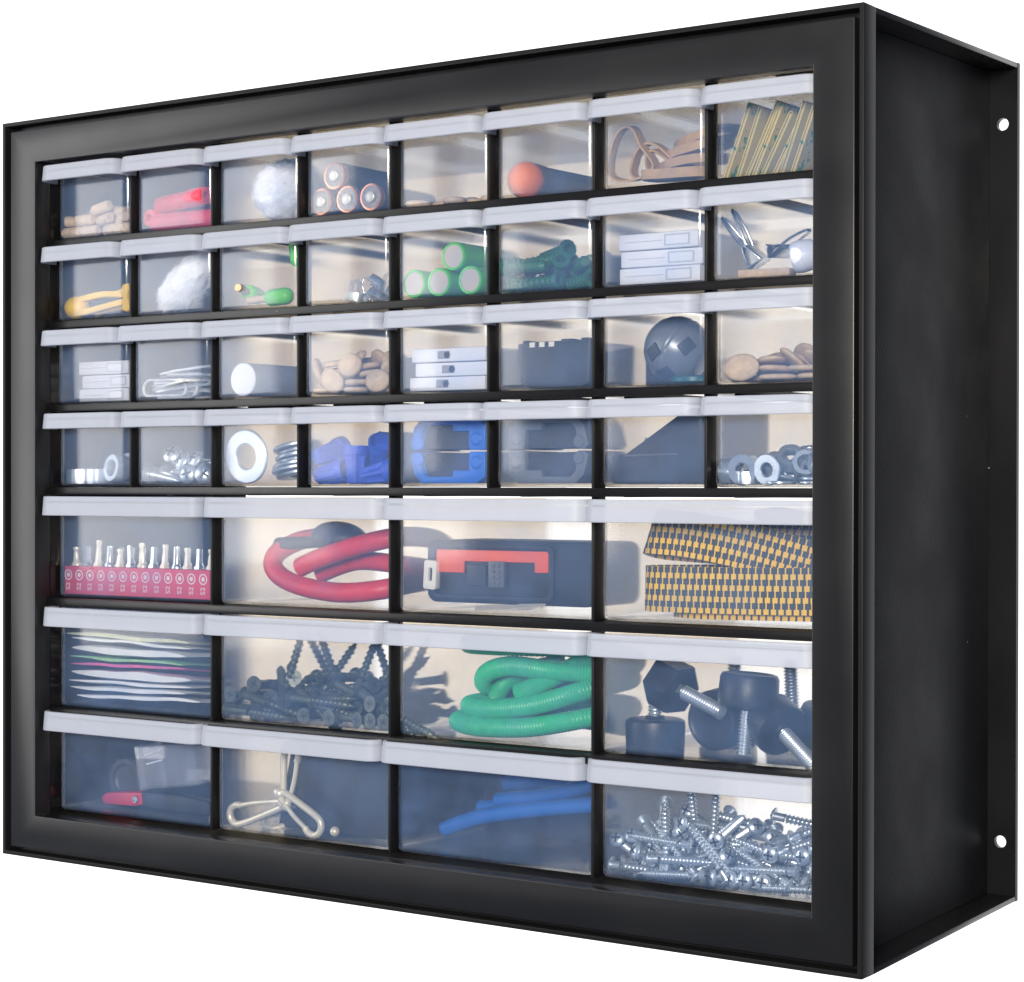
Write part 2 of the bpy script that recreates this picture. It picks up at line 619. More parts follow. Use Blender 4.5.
def plate(name, zf, zb, t, m):
    bm = new()
    pts = [(.0, 11.5, zf), (CW, 11.5, zf), (CW, CD - 3, zb), (0, CD - 3, zb)]
    a = [bm.verts.new(p) for p in pts]
    b = [bm.verts.new((x, y, z + t)) for x, y, z in pts]
    bm.faces.new(a[::-1])
    bm.faces.new(b)
    for i in range(4):
        bm.faces.new((a[i], a[(i + 1) % 4], b[(i + 1) % 4], b[i]))
    return put(name, bm, m, cab, bevel=.5)
plate('top_panel', CH - 2.6, CH - 2.6 + BACK[0], 2.6, BK)
plate('bottom_panel', 0, BACK[1], 2.6, BK)
for x0, nm in ((CW - 16.5, 'side_panel'), (14, 'side_panel')):
    bm = new()
    n = 2
    vs = []
    for x in (x0, x0 + 2.5):
        for y, za, zb in ((11.5, 2.7, CH - 2.7), (CD - 3, 2.7 + BACK[1], CH - 2.7 + BACK[0])):
            vs += [bm.verts.new((x, y, za)), bm.verts.new((x, y, zb))]
    a0, a1, b0, b1, c0, c1, d0, d1 = vs
    for q in ((a0, a1, b1, b0), (c0, d0, d1, c1), (a0, b0, d0, c0), (a1, c1, d1, b1), (a0, c0, c1, a1), (b0, b1, d1, d0)):
        bm.faces.new(q)
    put(nm, bm, M['black_textured'], cab, bevel=.4)

# inner sleeve around the drawer bay: four thin boards
for q in ((OX0 - 3, OX0, OZ0 - 2.5, OZ1 + 2.5), (OX1, OX1 + 3, OZ0 - 2.5, OZ1 + 2.5)):
    bm = new()
    box(bm, q[0], q[1], 11.7, CD - 3.2, q[2], q[3])
    put('bay_wall', bm, M['black_gloss'], cab)
for z0, z1 in ((OZ0 - 2.5, OZ0), (OZ1, OZ1 + 2.5)):
    bm = new()
    box(bm, OX0 + .05, OX1 - .05, 11.7, CD - 3.2, z0, z1)
    put('bay_floor' if z0 < 100 else 'bay_ceiling', bm, M['black_inside' if z0 < 100 else 'black_gloss'], cab)

# back plate: a frame with an open middle and screw holes in its flange
def back_plate():
    bm = new()
    T0, T1 = CD - 3, CD
    outer = [(0, BACK[1]), (CW, BACK[1]), (CW, CH + BACK[0]), (0, CH + BACK[0])]
    inner = [(OX0 - 1, OZ0 - 1), (OX1 + 1, OZ0 - 1), (OX1 + 1, OZ1 + 1.5), (OX0 - 1, OZ1 + 1.5)]
    holes = [(509.6, 376.3, 2.95), (509.3, 32.9, 2.95), (8, 376.3, 2.75), (8, 32.9, 2.75)]
    es = []
    def loop(pts):
        v = [bm.verts.new((x, T0, z)) for x, z in pts]
        return [bm.edges.new((v[i], v[(i + 1) % len(v)])) for i in range(len(v))]
    for L in [outer, inner] + [circ(x, z, r, 20) for x, z, r in holes]:
        es += loop(L)
    bmesh.ops.triangle_fill(bm, edges=es, use_beauty=True, use_dissolve=False)
    fs = [f for f in bm.faces]
    r = bmesh.ops.extrude_face_region(bm, geom=fs)
    for v in [g for g in r['geom'] if isinstance(g, bmesh.types.BMVert)]:
        v.co.y = T1
    return put('back_frame', bm, BK, cab, smooth=30)
back_plate()

# open shelving: a rail along the mouth of each row and narrow runners to the back
for r, f in enumerate(FLO[:-1]):
    bm = new()
    box(bm, OX0 + .1, OX1 - .1, 10.5, 44, f - SHB, f)
    put('shelf', bm, M['black_inside'], cab, bevel=.35)
    n = 8 if r < 4 else 4
    for i in range(0, n + 1):
        x = OX0 + P * i * (8 // n)
        bm = new()
        box(bm, max(x - 2, OX0 + .2), min(x + 2, OX1 - .2), 44.2, CD - 4.2, f - 4.5, f - .02)
        put('runner', bm, M['black_gloss'], cab)
# shallow strips that divide the rows at the mouth of the bay
for r in range(7):
    n = 8 if r < 4 else 4
    for i in range(1, n):
        x = OX0 + P * i * (8 // n)
        bm = new()
        box(bm, x - .75, x + .75, 14, 24, FLO[r] + .05, TOPS[r] - .05)
        put('divider', bm, M['black_inside'], cab, bevel=.3)
for r in range(6):
    # the strip under each row's mouth that the drawers run over
    bm = new()
    box(bm, OX0 + .1, OX1 - .1, 9.2, 10.4, FLO[r] - 4.1, FLO[r] - .2)
    put('shelf_lip', bm, BK, cab, bevel=.35)

# ---------------------------------------------------------------- drawers
LYT = [[2.0, 3.5, 4.0, 4.5, 4.8, 4.8, 4.8, 4.8], [1.1, 2.7, 3.0, 2.6, 4.1, 4.8, 3.7, 2.7], [1.1, 1.1, 2.5, 3.2, 4.6, 4.8, 4.8, 4.8], [2.4, 3.2, 4.5, 4.7, 4.8, 4.8, 4.8, 4.8],
       [2.1, 4.5, 4.8, 4.8], [2.8, 4.5, 4.8, 4.8], [2.8, 3.0, 3.5, 4.8]]
WALL = 1.1
HAND = 12.5           # how far the handle stands out

def plan(w, d, r, inset, n=5):
    """drawer outline seen from above, rounded at the two front corners."""
    r2 = max(.3, r - inset)
    x0, x1, y0, y1 = inset, w - inset, inset, d - inset
    pts = [(x0, y1)]
    for cx, a0 in ((x0 + r2, 180), (x1 - r2, 270)):
        for k in range(n + 1):
            a = math.radians(a0 + 90 * k / n)
            pts.append((cx + r2 * math.cos(a), y0 + r2 + r2 * math.sin(a)))
    pts.append((x1, y1))
    return pts

def tray_bm(w, d, h):
    bm = new()
    rf = 2.6
    rows = []
    def ring(inset, z):
        rows.append([bm.verts.new((x, y, z)) for x, y in plan(w, d, 5.5, inset)])
    for k in range(4):                     # outside, from the floor's edge up
        a = PI / 2 * k / 3
        ring(rf * (1 - math.sin(a)), rf * (1 - math.cos(a)))
    ring(-.0, h)
    ring(WALL, h)
    for k in range(3, -1, -1):
        a = PI / 2 * k / 3
        ring(WALL + 2 * (1 - math.sin(a)), WALL + 2 * (1 - math.cos(a)))
    m = len(rows[0])
    for a, b in zip(rows, rows[1:]):
        for k in range(m):
            f = bm.faces.new((a[k], a[(k + 1) % m], b[(k + 1) % m], b[k]))
            if 0 < k < m - 2:
                f.material_index = 1             # milkier front; a cool veil of reflected light is put into its colour
    bm.faces.new(rows[0][::-1])
    bm.faces.new(rows[-1])
    return bm

def handle_bm(w, h, out, z0):
    bm = new()
    t = 1.5
    def outline(ins, dr):
        r = 7 - ins * .8
        x0, x1, y0 = -.8 + ins - dr, w + .8 - ins + dr, -out + ins - dr
        pts = [(x0, 1.0)]
        for cx, a0 in ((x0 + r, 180), (x1 - r, 270)):
            for k in range(7):
                a = math.radians(a0 + 15 * k)
                pts.append((cx + r * math.cos(a), y0 + r + r * math.sin(a)))
        pts.append((x1, 1.0))
        return pts
    rows = []
    wz = h - 2.4                      # the web's top face, a little below the band's upper edge
    for ins, dr, z in ((t, .5, 0), (.35, .5, 0), (0, .5, .35), (0, 0, h - .35), (.35, 0, h), (t, 0, h), (t, 0, wz)):
        rows.append([bm.verts.new((x, y, z0 + z)) for x, y in outline(ins, dr)])
    low = [bm.verts.new((x, y, z0 + wz - 1.1)) for x, y in outline(t, .1)]
    m = len(rows[0])
    for a, b in zip(rows, rows[1:]):
        for k in range(m - 1):
            bm.faces.new((a[k], a[k + 1], b[k + 1], b[k]))
    for k in range(m - 1):
        bm.faces.new((low[k], low[k + 1], rows[0][k + 1], rows[0][k]))
    bm.faces.new(rows[-1])
    bm.faces.new(low[::-1])
    for k in (0, m - 1):
        bm.faces.new([r_[k] for r_ in rows] + [low[k]])
    return bm

DR = {}
def org(r, c):
    """inner left / front / floor corner of a drawer, mm."""
    n = 8 if r < 4 else 4
    return Vector((OX0 + P * c * (8 // n) + 1.3 + WALL, LYT[r][c] + HAND + WALL, FLO[r] + .3 + WALL))
def L(r, c, x, y, z):
    return org(r, c) + Vector((x, y, z))
def drawer(r, c, what):
    n = 8 if r < 4 else 4
    o = org(r, c) - Vector((WALL, WALL, WALL))
    w = P * (8 // n) - 1.5 - 1.3
    h = (39.2 if r < 4 else 54.8)
    if r == 0:
        h = 39.0
    hh = 8.3 if r < 4 else 10.4
    size = 'small' if r < 4 else 'wide'
    label = size + ' clear plastic drawer holding ' + what
    key = size
    if key not in DR:
        t = bpy.data.objects.new('drawer', None)
        t.empty_display_size = .01
        COL.objects.link(t)
        t.parent = cab
        t.location = o * S
        t['label'] = label
        put('tray', tray_bm(w, 138, h), [M['drawer_plastic'], M['drawer_front']], t, smooth=50)
        put('handle', handle_bm(w, hh, HAND, h + .4 - hh), M['drawer_handle'], t, smooth=35)
        DR[key] = t
        return t
    return dup(DR[key], o, (0, 0, 0), label)
WHAT = [
    ['tan wooden dowels, in the top row', 'red tubes', 'a white cotton puff', 'four copper ringed batteries', 'one layer of wooden discs', 'an orange capped dark tube', 'tan rubber bands', 'folded cream paper strips'],
    ['yellow plastic clips', 'a white cotton roll', 'bright green plastic capsules', 'small transparent plastic hooks', 'four green ringed batteries', 'dark green wall plugs', 'three plain white boxes', 'steel binder clips and wood'],
    ['white boxes, beside the paper clips', 'wire paper clips', 'a white faced roll', 'a heap of pale wooden discs', 'three white boxes with grey sockets', 'a dark grey battery pack', 'a grey ball lens', 'a low heap of oval wooden discs behind the bezel'],
    ['big hexagon nuts', 'round headed steel bolts', 'a large washer stack', 'blue wire nuts', 'a blue clamp', 'a grey clamp', 'a dark wedge', 'small washers and nuts'],
    ['a red bit holder', 'a red hose with a black hook', 'a black and orange tool', 'yellow and black strap'],
    ['white paper packets', 'black screws', 'green hose', 'black knob bolts'],
    ['a red handled tool and clear box', 'beige carabiners and a black mesh box', 'blue cable', 'silver screws'],
]
for r in range(7):
    for c in range(len(WHAT[r])):
        drawer(r, c, WHAT[r][c])
SIM = {
    '0,0': [
        ('d', 48.9, 6.7, 3.1, 1.57, -0.59, 0), ('d', 3.1, 29.3, 3.1, 1.57, -2.95, -0), ('d', 37.1, 32.9, 3.1, -1.57, 0.59, 1.57), ('d', 20.1, 3.1, 3.1, -1.57, -1.37, 1.57), ('d', 39, 3.1, 3.1, -1.57, 1.37, 1.57),
        ('d', 6.9, 19.5, 3.1, -1.57, -0.59, 2.1), ('d', 6.7, 3.1, 3.1, 1.57, 0.98, -1.57), ('d', 48.9, 16.8, 6.3, 0.19, 2.39, 1.84), ('d', 6.7, 9.4, 3.1, -1.57, -0.2, -1.57), ('d', 12.6, 32.9, 6.7, 3.12, 0.01, -0.98),
        ('d', 46.4, 29, 3.1, 1.57, -2.55, -0.42), ('d', 42.6, 14.7, 3.1, 1.57, -2.55, 0), ('d', 34.7, 26.5, 3.1, 1.57, 1.37, -1.62), ('d', 21.1, 30.6, 3.1, -1.57, 1.77, -1.07), ('d', 37.1, 8.7, 6.3, -0.09, 0.79, -0.54),
        ('d', 16.1, 13.3, 3.1, -1.57, -2.16, 0.68), ('d', 32.5, 18.2, 3.1, -1.57, -0.98, -2.09), ('d', 7.1, 29.7, 8.1, -0.29, 2.12, -1.29), ('d', 25, 12.2, 3.1, -1.57, -0.59, -2.46),
        ('d', 16.2, 3.1, 9.4, -1.57, -1.37, -1.57), ('d', 21, 23.3, 3.1, -1.57, -0.2, -1.12), ('d', 48.8, 29, 9, 2.21, 1.28, 0.62), ('d', 42.4, 29.2, 9.3, 1.64, -0.92, -0.08), ('d', 6.2, 6.4, 9.4, 1.57, -0.59, 2.4),
        ('d', 29.9, 4.9, 9, 2.12, -1.75, 0.72), ('d', 46.7, 17.4, 14.3, -0.79, -0.45, -3.04), ('d', 39.4, 18, 8.8, -1.04, -0.57, -2.89), ('d', 20.1, 19.1, 8.5, 1.25, -1.22, -1), ('d', 6.7, 15.8, 8.6, -1.64, -2.16, -0.9),
        ('d', 6.6, 23.1, 10.8, 2.42, 0.84, -0.41), ('d', 46, 6.9, 11.3, 1.14, 3.03, 0.29), ('d', 27.3, 13.6, 9, -1.37, -0.05, 1.6), ('d', 14.8, 11.9, 11.7, 2.38, -0.87, 0.26), ('d', 30.8, 32.9, 9.4, 1.58, 0.2, -1.57),
        ('d', 17.9, 29.2, 9.4, 1.57, 0.2, 2.59), ('d', 29.9, 26.6, 9.4, -1.57, 0.98, 1.57), ('d', 29, 3.2, 15, -0.49, -1.79, 0.5), ('d', 23, 21.7, 14.3, 1.7, 2.29, 0.58), ('d', 32.5, 10.6, 13.5, 1.5, 0.04, -1.33),
        ('d', 17.7, 17.8, 15.2, -1.68, -1.26, 0.53), ('d', 33.5, 20.7, 12.1, 0.01, -2.14, 0.16), ('d', 30.4, 28, 15.7, 1.57, -0.98, -0.34),
    ],
    '1,5': [
        ('a', 24.9, 11.5, 3, -1.47, 0.78, 1.7), ('a', 51.1, 57, 3, -1.31, 1.3, 1.89), ('a', 27.9, 14.9, 3, -1.3, 1.31, -1.76), ('a', 27.2, 21.7, 3, 1.31, 1.3, 1), ('a', 24.9, 57, 3, -1.5, -0.26, 1.62),
        ('a', 3, 39.6, 3, 1.47, -0.78, 0.14), ('a', 25, 50.9, 3, -1.31, -1.3, 1.53), ('a', 49, 28.5, 3, -1.47, -0.79, -0), ('a', 9.1, 39.7, 3, 1.64, -2.88, 0.19), ('a', 21.8, 34.5, 3, 1.5, -0.26, 1.2),
        ('a', 46.5, 2.9, 12.1, -1.76, -1.41, 0.89), ('a', 7.4, 3, 3, 1.5, 0.27, 1.62), ('a', 26.6, 56.6, 8.9, 0.89, -1.24, -0.86), ('a', 44, 33.5, 3, 1.5, 0.26, -1.99), ('a', 19.6, 23.7, 2.2, -0.7, 0.85, -1.83),
        ('a', 42, 42.9, 1.7, -0.65, 0.63, 1.45), ('a', 2.6, 40.8, 8.8, 1.44, -0.39, 1.37), ('a', 5.6, 32.8, 12.2, 1.13, -1.91, 1.64), ('a', 24.9, 3.4, 11.3, 1.51, 0.78, -1.66), ('a', 48.2, 37.8, 9.9, -1.19, 1.16, 1.63),
        ('a', 25, 19.1, 13.1, 1.58, -0.75, -1.79), ('a', 27.1, 35.1, 9.3, 1.14, -1.26, 1.76), ('a', 24.9, 13.6, 15.9, -1.67, 0.08, 1.54), ('a', 24.5, 28.6, 16.7, -1.06, -1.44, 0.58),
        ('a', 30.3, 31.2, 15.9, -1.66, 0.31, -2.3), ('a', 3.4, 30.8, 18.1, -1.38, 0.88, -1.84),
    ],
    '3,3': [
        ('w', 1.8, 38.8, 7.2, -1.77, -0.64, -1.27), ('w', 50.4, 7, 7.2, 2.01, 1.14, -1.06), ('w', 45.1, 39.1, 19.4, -0.03, 3.06, 0.42), ('w', 7.2, 30.3, 7.2, 1.86, -0.89, -0.39),
        ('w', 45.2, 34, 7.2, 1.13, -2, 0.46), ('w', 20, 6.8, 7.2, -0.68, -1.78, 0.76), ('w', 23.6, 38.7, 13.9, -0.5, 2.29, -0.42), ('w', 25.6, 6.8, 19.2, 3.14, -0.01, -0.92), ('w', 12.4, 21.8, 7.2, 1.73, -0.16, 1.26),
        ('w', 7.4, 19.3, 18.1, 1.82, -0.18, -0.23), ('w', 37.7, 29, 6.2, -0.31, 1.11, 2.98), ('w', 42.7, 28.2, 20.5, 0.74, 2.32, -0.35), ('w', 21.1, 39.8, 23.6, 3.12, 0.57, 0.94),
        ('w', 41.7, 6.9, 21.1, -2.55, -0.55, 1.46), ('w', 38.3, 36.5, 19.5, 1.32, 0.87, -1.1),
    ],
    '3,1': [
        ('o', 44, 4.3, 5.2, 1.31, -0.97, 0.78), ('o', 47.4, 16.4, 5.3, 1.06, 1.26, 0.37), ('o', 3.9, 5.3, 5.2, 1.42, 0.19, -1.75), ('o', 4.8, 35.5, 5.2, -1.39, -0.58, 0.56), ('o', 16.1, 34.7, 5.2, -1.32, 0.97, 1.93),
        ('o', 4.3, 16.1, 5.3, -1, -1.29, 0.57), ('o', 32.6, 4.1, 5.3, 2.09, -1.89, -0.23), ('o', 16.7, 17.2, 9.5, -1.52, 0.25, 2.01), ('o', 38.5, 34.9, 9.3, 1.44, -0.42, 2.09), ('o', 43.6, 24.3, 13.7, -2.7, -1.81, 0.08),
        ('o', 5.9, 23.5, 12.3, 1.46, -1.16, -1.02),
    ],
    '5,1': [
        ('k', 0.9, 36.5, 4.2, 1.49, 0.98, -1.55), ('k', 59.6, 57.2, 4.2, -1.62, 2.55, 0.02), ('k', 80.2, 51.4, 4.2, -1.53, 0.21, -0.03), ('k', 0.8, 4.2, 4.2, 1.34, -1.37, -1.39),
        ('k', 71.9, 0.8, 4.2, 1.77, -1.82, -0.23), ('k', 109.8, 53.8, 4.2, 1.49, 0.97, 1.46), ('k', 1.2, 26.1, 4.2, 1.35, 1.37, -1.97), ('k', 68, 52.7, 4.2, -1.62, 2.93, -0.05), ('k', 106.4, 0.8, 4.2, 1.49, -0.98, 0.02),
        ('k', 0.7, 13.1, 4.2, 1.52, -0.59, -1.52), ('k', 50.2, 57.1, 4.2, -1.35, -1.35, -0.3), ('k', 93.8, 49.9, 4.2, -1.52, 0.24, -0.21), ('k', 45.2, 53.8, 4.2, 1.49, -0.98, 1.59),
        ('k', 55.4, 0.7, 4.2, 1.52, -0.2, 0.04), ('k', 97.9, 1, 4.3, 1.4, 1.3, -0.3), ('k', 25.2, 27.8, 4.2, 1.99, 0.94, -0.64), ('k', 44.2, 4.2, 12.4, 1.52, 0.59, -1.64), ('k', 89.3, 1.4, 4.2, 1.79, 1.77, -0.01),
        ('k', 5.6, 0.8, 12.2, 1.53, 0.29, 0.08), ('k', 35, 53.8, 12.8, -1.51, -0.59, 1.58), ('k', 101.6, 56.2, 12.1, 1.45, 0.27, 2.79), ('k', 10.1, 5.9, 12.3, 1.29, -0.39, -1.35),
        ('k', 41.5, 12.8, 10.1, -1.66, -0.13, 1.46), ('k', 97.5, 1.4, 12.7, 1.43, 0.14, -0.16), ('k', 44, 45.4, 4.2, -1.53, 0.2, -1.69), ('k', 26.5, 20.1, 10.3, -1.54, -0.71, 1.6),
        ('k', 106.3, 5.3, 12.3, 1.71, 2.89, -0.01), ('k', 23.1, 12.5, 10.8, 1.55, -0.59, 0.33), ('k', 78.2, 16.9, 11.8, 1.67, 0.26, 1.58), ('k', 82, 10.3, 8.6, 1.53, -0.44, -0.09),
        ('k', 13, 11.3, 11.6, 1.36, 1.44, -0.02), ('k', 84.8, 54, 13.7, -0.78, -1.39, -1.93), ('k', 91.7, 57, 11.5, -1.37, 1.82, 0.06), ('k', 24.8, 55.4, 10.9, -0.34, 1.74, 1.79),
        ('k', 80.8, 38, 11.7, 1.48, 0.5, 1.68), ('k', 89.7, 9.5, 11.9, 1.45, -2.64, -0.28), ('k', 21.3, 1.5, 18.4, 1.4, -1.04, 0.41), ('k', 79.4, 29.3, 10.9, -1.24, -1.35, -1.83),
        ('k', 86, 19, 20.1, 1.34, -0.82, 1.49), ('k', 14.4, 55.1, 10, 1.68, -0.08, -2.49), ('k', 54.2, 53.5, 19.1, -0.96, 1.76, 0.85), ('k', 94, 26.3, 21.2, -1.29, 0.95, -1.5), ('k', 40.2, 3.4, 10.5, 2.9, -1.22, -0.55),
        ('k', 22, 51, 18.4, -2.15, 1.48, -0.01), ('k', 102.5, 14.4, 18.2, 1.34, -0.62, -0), ('k', 35.9, 16, 21.2, -1.39, 0.09, -2.51), ('k', 38.7, 48.5, 14.8, -1.79, 0.35, 0.35),
        ('k', 104.7, 53.9, 21.5, 1.04, -1.29, 2.38), ('k', 6, 49.9, 17.5, -1.15, 2.15, 1.04), ('k', 44.3, 56.2, 20.2, -1.54, 2.28, 0.37),
    ],
    '2,7': [
        ('b', 20.3, 37.6, 1.8, -0, -0, -2.88), ('b', 43.8, 6.8, 1.8, 0, 0, 2.66), ('b', 27.1, 6.2, 1.8, 0, 0, 0.11), ('b', 45.4, 35.6, 1.8, -0, -0, 1.93), ('b', 6.3, 29.5, 1.8, 0, -3.14, 1.39),
        ('b', 11.8, 15.1, 1.8, 3.14, 0, 0.8), ('b', 11.6, 1.8, 6.2, -1.57, -0.09, 0), ('b', 8.7, 5.4, 6.2, 1.57, 3.05, 0), ('b', 36.9, 37.8, 4.3, -2.99, -0.38, -0.13), ('b', 43.4, 21.5, 1.8, -0, 3.14, -0.4),
        ('b', 8.4, 38.8, 5, 0.71, 0.23, -3.04), ('b', 29.1, 25.9, 1.8, -0, 0, 1.64), ('b', 1.8, 15.7, 6.2, 1.57, 0.09, -1.57), ('b', 46.1, 26, 7.2, -0.4, 0.15, 1.64), ('b', 23.5, 37.2, 5.4, -3.14, 0, 0.5),
        ('b', 45, 11.7, 8.6, 0.22, -2.63, 0.89), ('b', 11.3, 14.5, 5.4, 3.14, 0, 0.71), ('b', 10.9, 27.8, 5.5, -3.05, 0.42, -0.08), ('b', 41.1, 6.2, 5.4, 3.14, 0, 0.04), ('b', 37.7, 32.9, 8, 0.38, -0.13, -0.99),
        ('b', 13.5, 33.7, 10.7, -0.22, 2.74, 1.75), ('b', 24.2, 10.2, 5.4, 3.06, 0.07, 1.07), ('b', 34.7, 37.2, 11.2, -2.88, -0.29, -0.52), ('b', 23.1, 7.8, 9.2, -0.04, -0.1, -0.76),
        ('b', 10, 15.7, 9, 0, -0, -1.79), ('b', 24.3, 24.6, 5.7, -0.01, -3.09, 0.11), ('b', 31.4, 13.9, 8.8, 0.09, 0.72, 0.92), ('b', 21.3, 22.4, 10.2, -3.02, 0.13, 1.36), ('b', 34.4, 20.6, 8.7, 0.42, -2.69, -0.32),
        ('b', 29.5, 28.4, 12.2, 2.26, -0.27, -0.64),
    ],
    '3,7': [
        ('h', 36.8, 49.5, 0.2, 0, -0, -3.09), ('h', 12, 6.5, 5.7, 0, 3.14, 0.93), ('r', 23.7, 48.8, 1.6, 0, -3.14, 0.11), ('h', 0.2, 6.5, 5.7, -3.14, -1.57, 0), ('h', 46.3, 41.7, 5.7, 3.14, 0, 0),
        ('r', 44.8, 7.2, 0.2, 0, -0, -0.39), ('r', 7.2, 20.2, 0.2, -0, -0, 1.84), ('r', 27.9, 7.1, 1.6, 3.14, -0, -1.44), ('r', 44.8, 23.7, 1.6, -0, -3.14, -0.94), ('r', 24, 48.1, 3.8, 0, -0, -2.23),
        ('r', 24, 15.1, 1.7, 0.09, -0.22, -2.03), ('r', 34.5, 34.7, 0.2, -0, -0, 1.3), ('r', 7.2, 48.8, 0.2, 0, -0, -0.31), ('r', 44.7, 7.8, 3.4, -0, -3.14, 0.6), ('h', 5.7, 46.7, 8.3, 0.14, 3.06, 1.13),
        ('h', 33.8, 36.9, 7.9, 0, -0, -0.99), ('r', 51.8, 24.4, 8.9, 1.57, -1.18, -1.57), ('h', 38.7, 14.1, 5.7, -2.43, 1.57, 0), ('h', 6.9, 18.7, 7.5, 1.57, -2.62, -0.08), ('r', 18.6, 47.3, 3.4, -3.14, 0, 1),
        ('h', 33.5, 38, 7.5, 3.14, -0, 1.3), ('h', 11.6, 36.4, 0.2, 0, 0, -3.11), ('r', 14.1, 23.8, 4.2, 0.11, 0.64, 1.74), ('r', 26.8, 22.9, 3.1, 0.2, -3.01, 0.53), ('h', 32.5, 26.4, 8.5, 2.97, -0.1, -0.59),
        ('h', 18.3, 33.4, 5.7, 1.57, 0.52, 1.64),
    ],
    '0,4': [
        ('b', 6.2, 6.2, 1.8, -0, -3.14, 0.76), ('b', 46.3, 11.7, 1.8, 0, 0, -1.46), ('b', 20.6, 34.3, 1.8, -0, 0, -0.11), ('b', 6.2, 24.6, 1.8, -0, -3.14, 0.74), ('b', 33.7, 17.1, 1.8, -0, 0, -1.53),
        ('b', 21.6, 25.7, 3.5, -2.69, 0.05, -0.11), ('b', 28.1, 6, 1.8, -0, 0, -0.46), ('b', 45.4, 30.7, 1.8, 0, -3.14, -0.36), ('b', 15, 15.9, 1.8, 0, 0, 0.37),
    ],
    '6,3': [
        ('s', 2.4, 45.9, 4.1, -1.48, -0.78, 1.57), ('s', 65.5, 3, 4.1, -1.5, -0.25, 2.61), ('s', 106.6, 47.7, 4, -1.5, 0.59, 0.1), ('s', 50.1, 4, 4, -1.51, -0.2, -1.52), ('s', 79.3, 45.9, 4.1, -1.5, -0.25, -1.65),
        ('s', 90, 46.3, 4.1, -1.5, 0.27, -0.84), ('s', 2.5, 37.7, 4.1, 1.32, -1.31, -1.13), ('s', 75.6, 29.5, 10.3, 1.2, -0.6, 2.32), ('s', 108.3, 4, 4, -1.51, -0.2, -1.52), ('s', 13.7, 12.4, 4.1, 1.65, 2.47, -0.48),
        ('s', 39.7, 42.8, 4.1, 1.33, -1.3, -1.4), ('s', 99.2, 46.5, 4.1, -1.32, -1.31, -0.8), ('s', 2.5, 4.1, 4.1, 1.48, -0.79, -1.34), ('s', 41.5, 34.7, 4.1, -1.48, 0.77, 1.7), ('s', 107, 12, 4, 1.29, -1.34, 2.03),
        ('s', 3.6, 11.6, 4.1, 1.44, -1.07, -0.54), ('s', 54.4, 45.9, 9.2, -1.64, -0.74, 1.69), ('s', 96.7, 4, 10.7, 1.33, -1.36, 1.87), ('s', 31.9, 12.7, 4, 1.3, 1.33, -0.39), ('s', 55.8, 3.1, 4, 1.87, 1.78, -0.35),
        ('s', 100.8, 34.3, 4, -1.5, 0.59, -0.67), ('s', 15.7, 3.1, 11.7, -1.17, -0.49, 2.44), ('s', 62.2, 3.9, 14.1, -0.92, 0.83, -1.53), ('s', 106.6, 47.5, 12.1, -1.38, 0.22, 0.1),
        ('s', 6.3, 46, 11.8, 1.34, -0.61, -1.64), ('s', 58.2, 39.1, 11.7, 1.16, 1, 2.05), ('s', 47, 17.8, 4.1, 1.75, -0.25, -0.77), ('s', 27.2, 46.7, 17.1, 1.09, -0.15, -2.46), ('s', 78.6, 41.1, 11.1, -1.24, -0.16, -0.94),
        ('s', 85.4, 35.6, 8.8, -1.41, 0.13, -0.3), ('s', 38.8, 23.3, 11, 0.46, 1.41, 0.07), ('s', 40.4, 15.7, 12.7, -1.39, -0.44, 1.53), ('s', 76.6, 9.3, 12, 1.16, -0.48, -1.03),
        ('s', 12, 6.3, 18.3, -0.04, 1.06, -1.41), ('s', 45.7, 11.5, 18.4, -1.2, 0.69, 1.9), ('s', 106.9, 3.1, 12, 1.45, 0.08, 0.61), ('s', 35, 16, 12.7, 1.25, 0.97, 0.77), ('s', 39.8, 28.6, 17.2, 0.95, -1.06, 1.76),
        ('s', 90.9, 47.2, 12.6, -1.76, 2.27, 0.19), ('s', 28.9, 33.5, 22.3, 0.63, 0.98, 0.46), ('s', 76.1, 46.6, 17.1, -1.32, -0.73, -0.98), ('s', 83.1, 45.8, 16.5, -1.37, 0.98, 0.69),
        ('s', 4.1, 6, 15.8, 0.16, 1.08, -1.33), ('s', 69.2, 36.3, 21.9, -1.11, 0.22, 1), ('s', 94.1, 12, 12.1, 0.93, 2.17, 1.4), ('s', 36.3, 21.4, 18.5, -0.11, -1.31, 2.8), ('s', 83.5, 17.4, 14.5, -1.44, -0.28, -1.79),
        ('s', 106.5, 15.8, 12.5, 1.5, -1.99, 0.34), ('s', 3.4, 34.6, 13.5, -1.47, -1.24, 0.67), ('s', 50.7, 42.1, 14.1, -1.3, 0.49, -1.66), ('s', 106.5, 2.5, 22.1, 1.16, -1.13, 0.32),
        ('s', 23.7, 4.1, 8.9, 1.65, -0.79, -1.69), ('s', 34.9, 46.3, 21, -1.43, -0.04, 0.98), ('s', 83.3, 35.5, 20.9, -1.84, -1.45, 0.29), ('s', 13.8, 29.5, 19.5, 0.25, 1.39, 2.57),
        ('s', 77.2, 18, 21.6, 1.33, 1.08, 0.57), ('s', 99.7, 2.6, 17.8, -1.58, 0.02, 3.09), ('s', 35.8, 14.6, 30.2, 0.57, -1.05, 1), ('s', 43.2, 23.9, 14.7, 1.68, 0.36, -1.84), ('s', 92.9, 10.6, 21, -0.93, -1.43, 2.34),
        ('s', 6, 26, 20.8, 1.16, -0.98, -2.01), ('s', 69.5, 17.2, 26.1, 0.36, -1.1, 2.16), ('s', 103.1, 18.2, 25.5, -0.08, -1.29, 1.48), ('s', 43.7, 4, 16.9, -1.63, -0.19, -1.5),
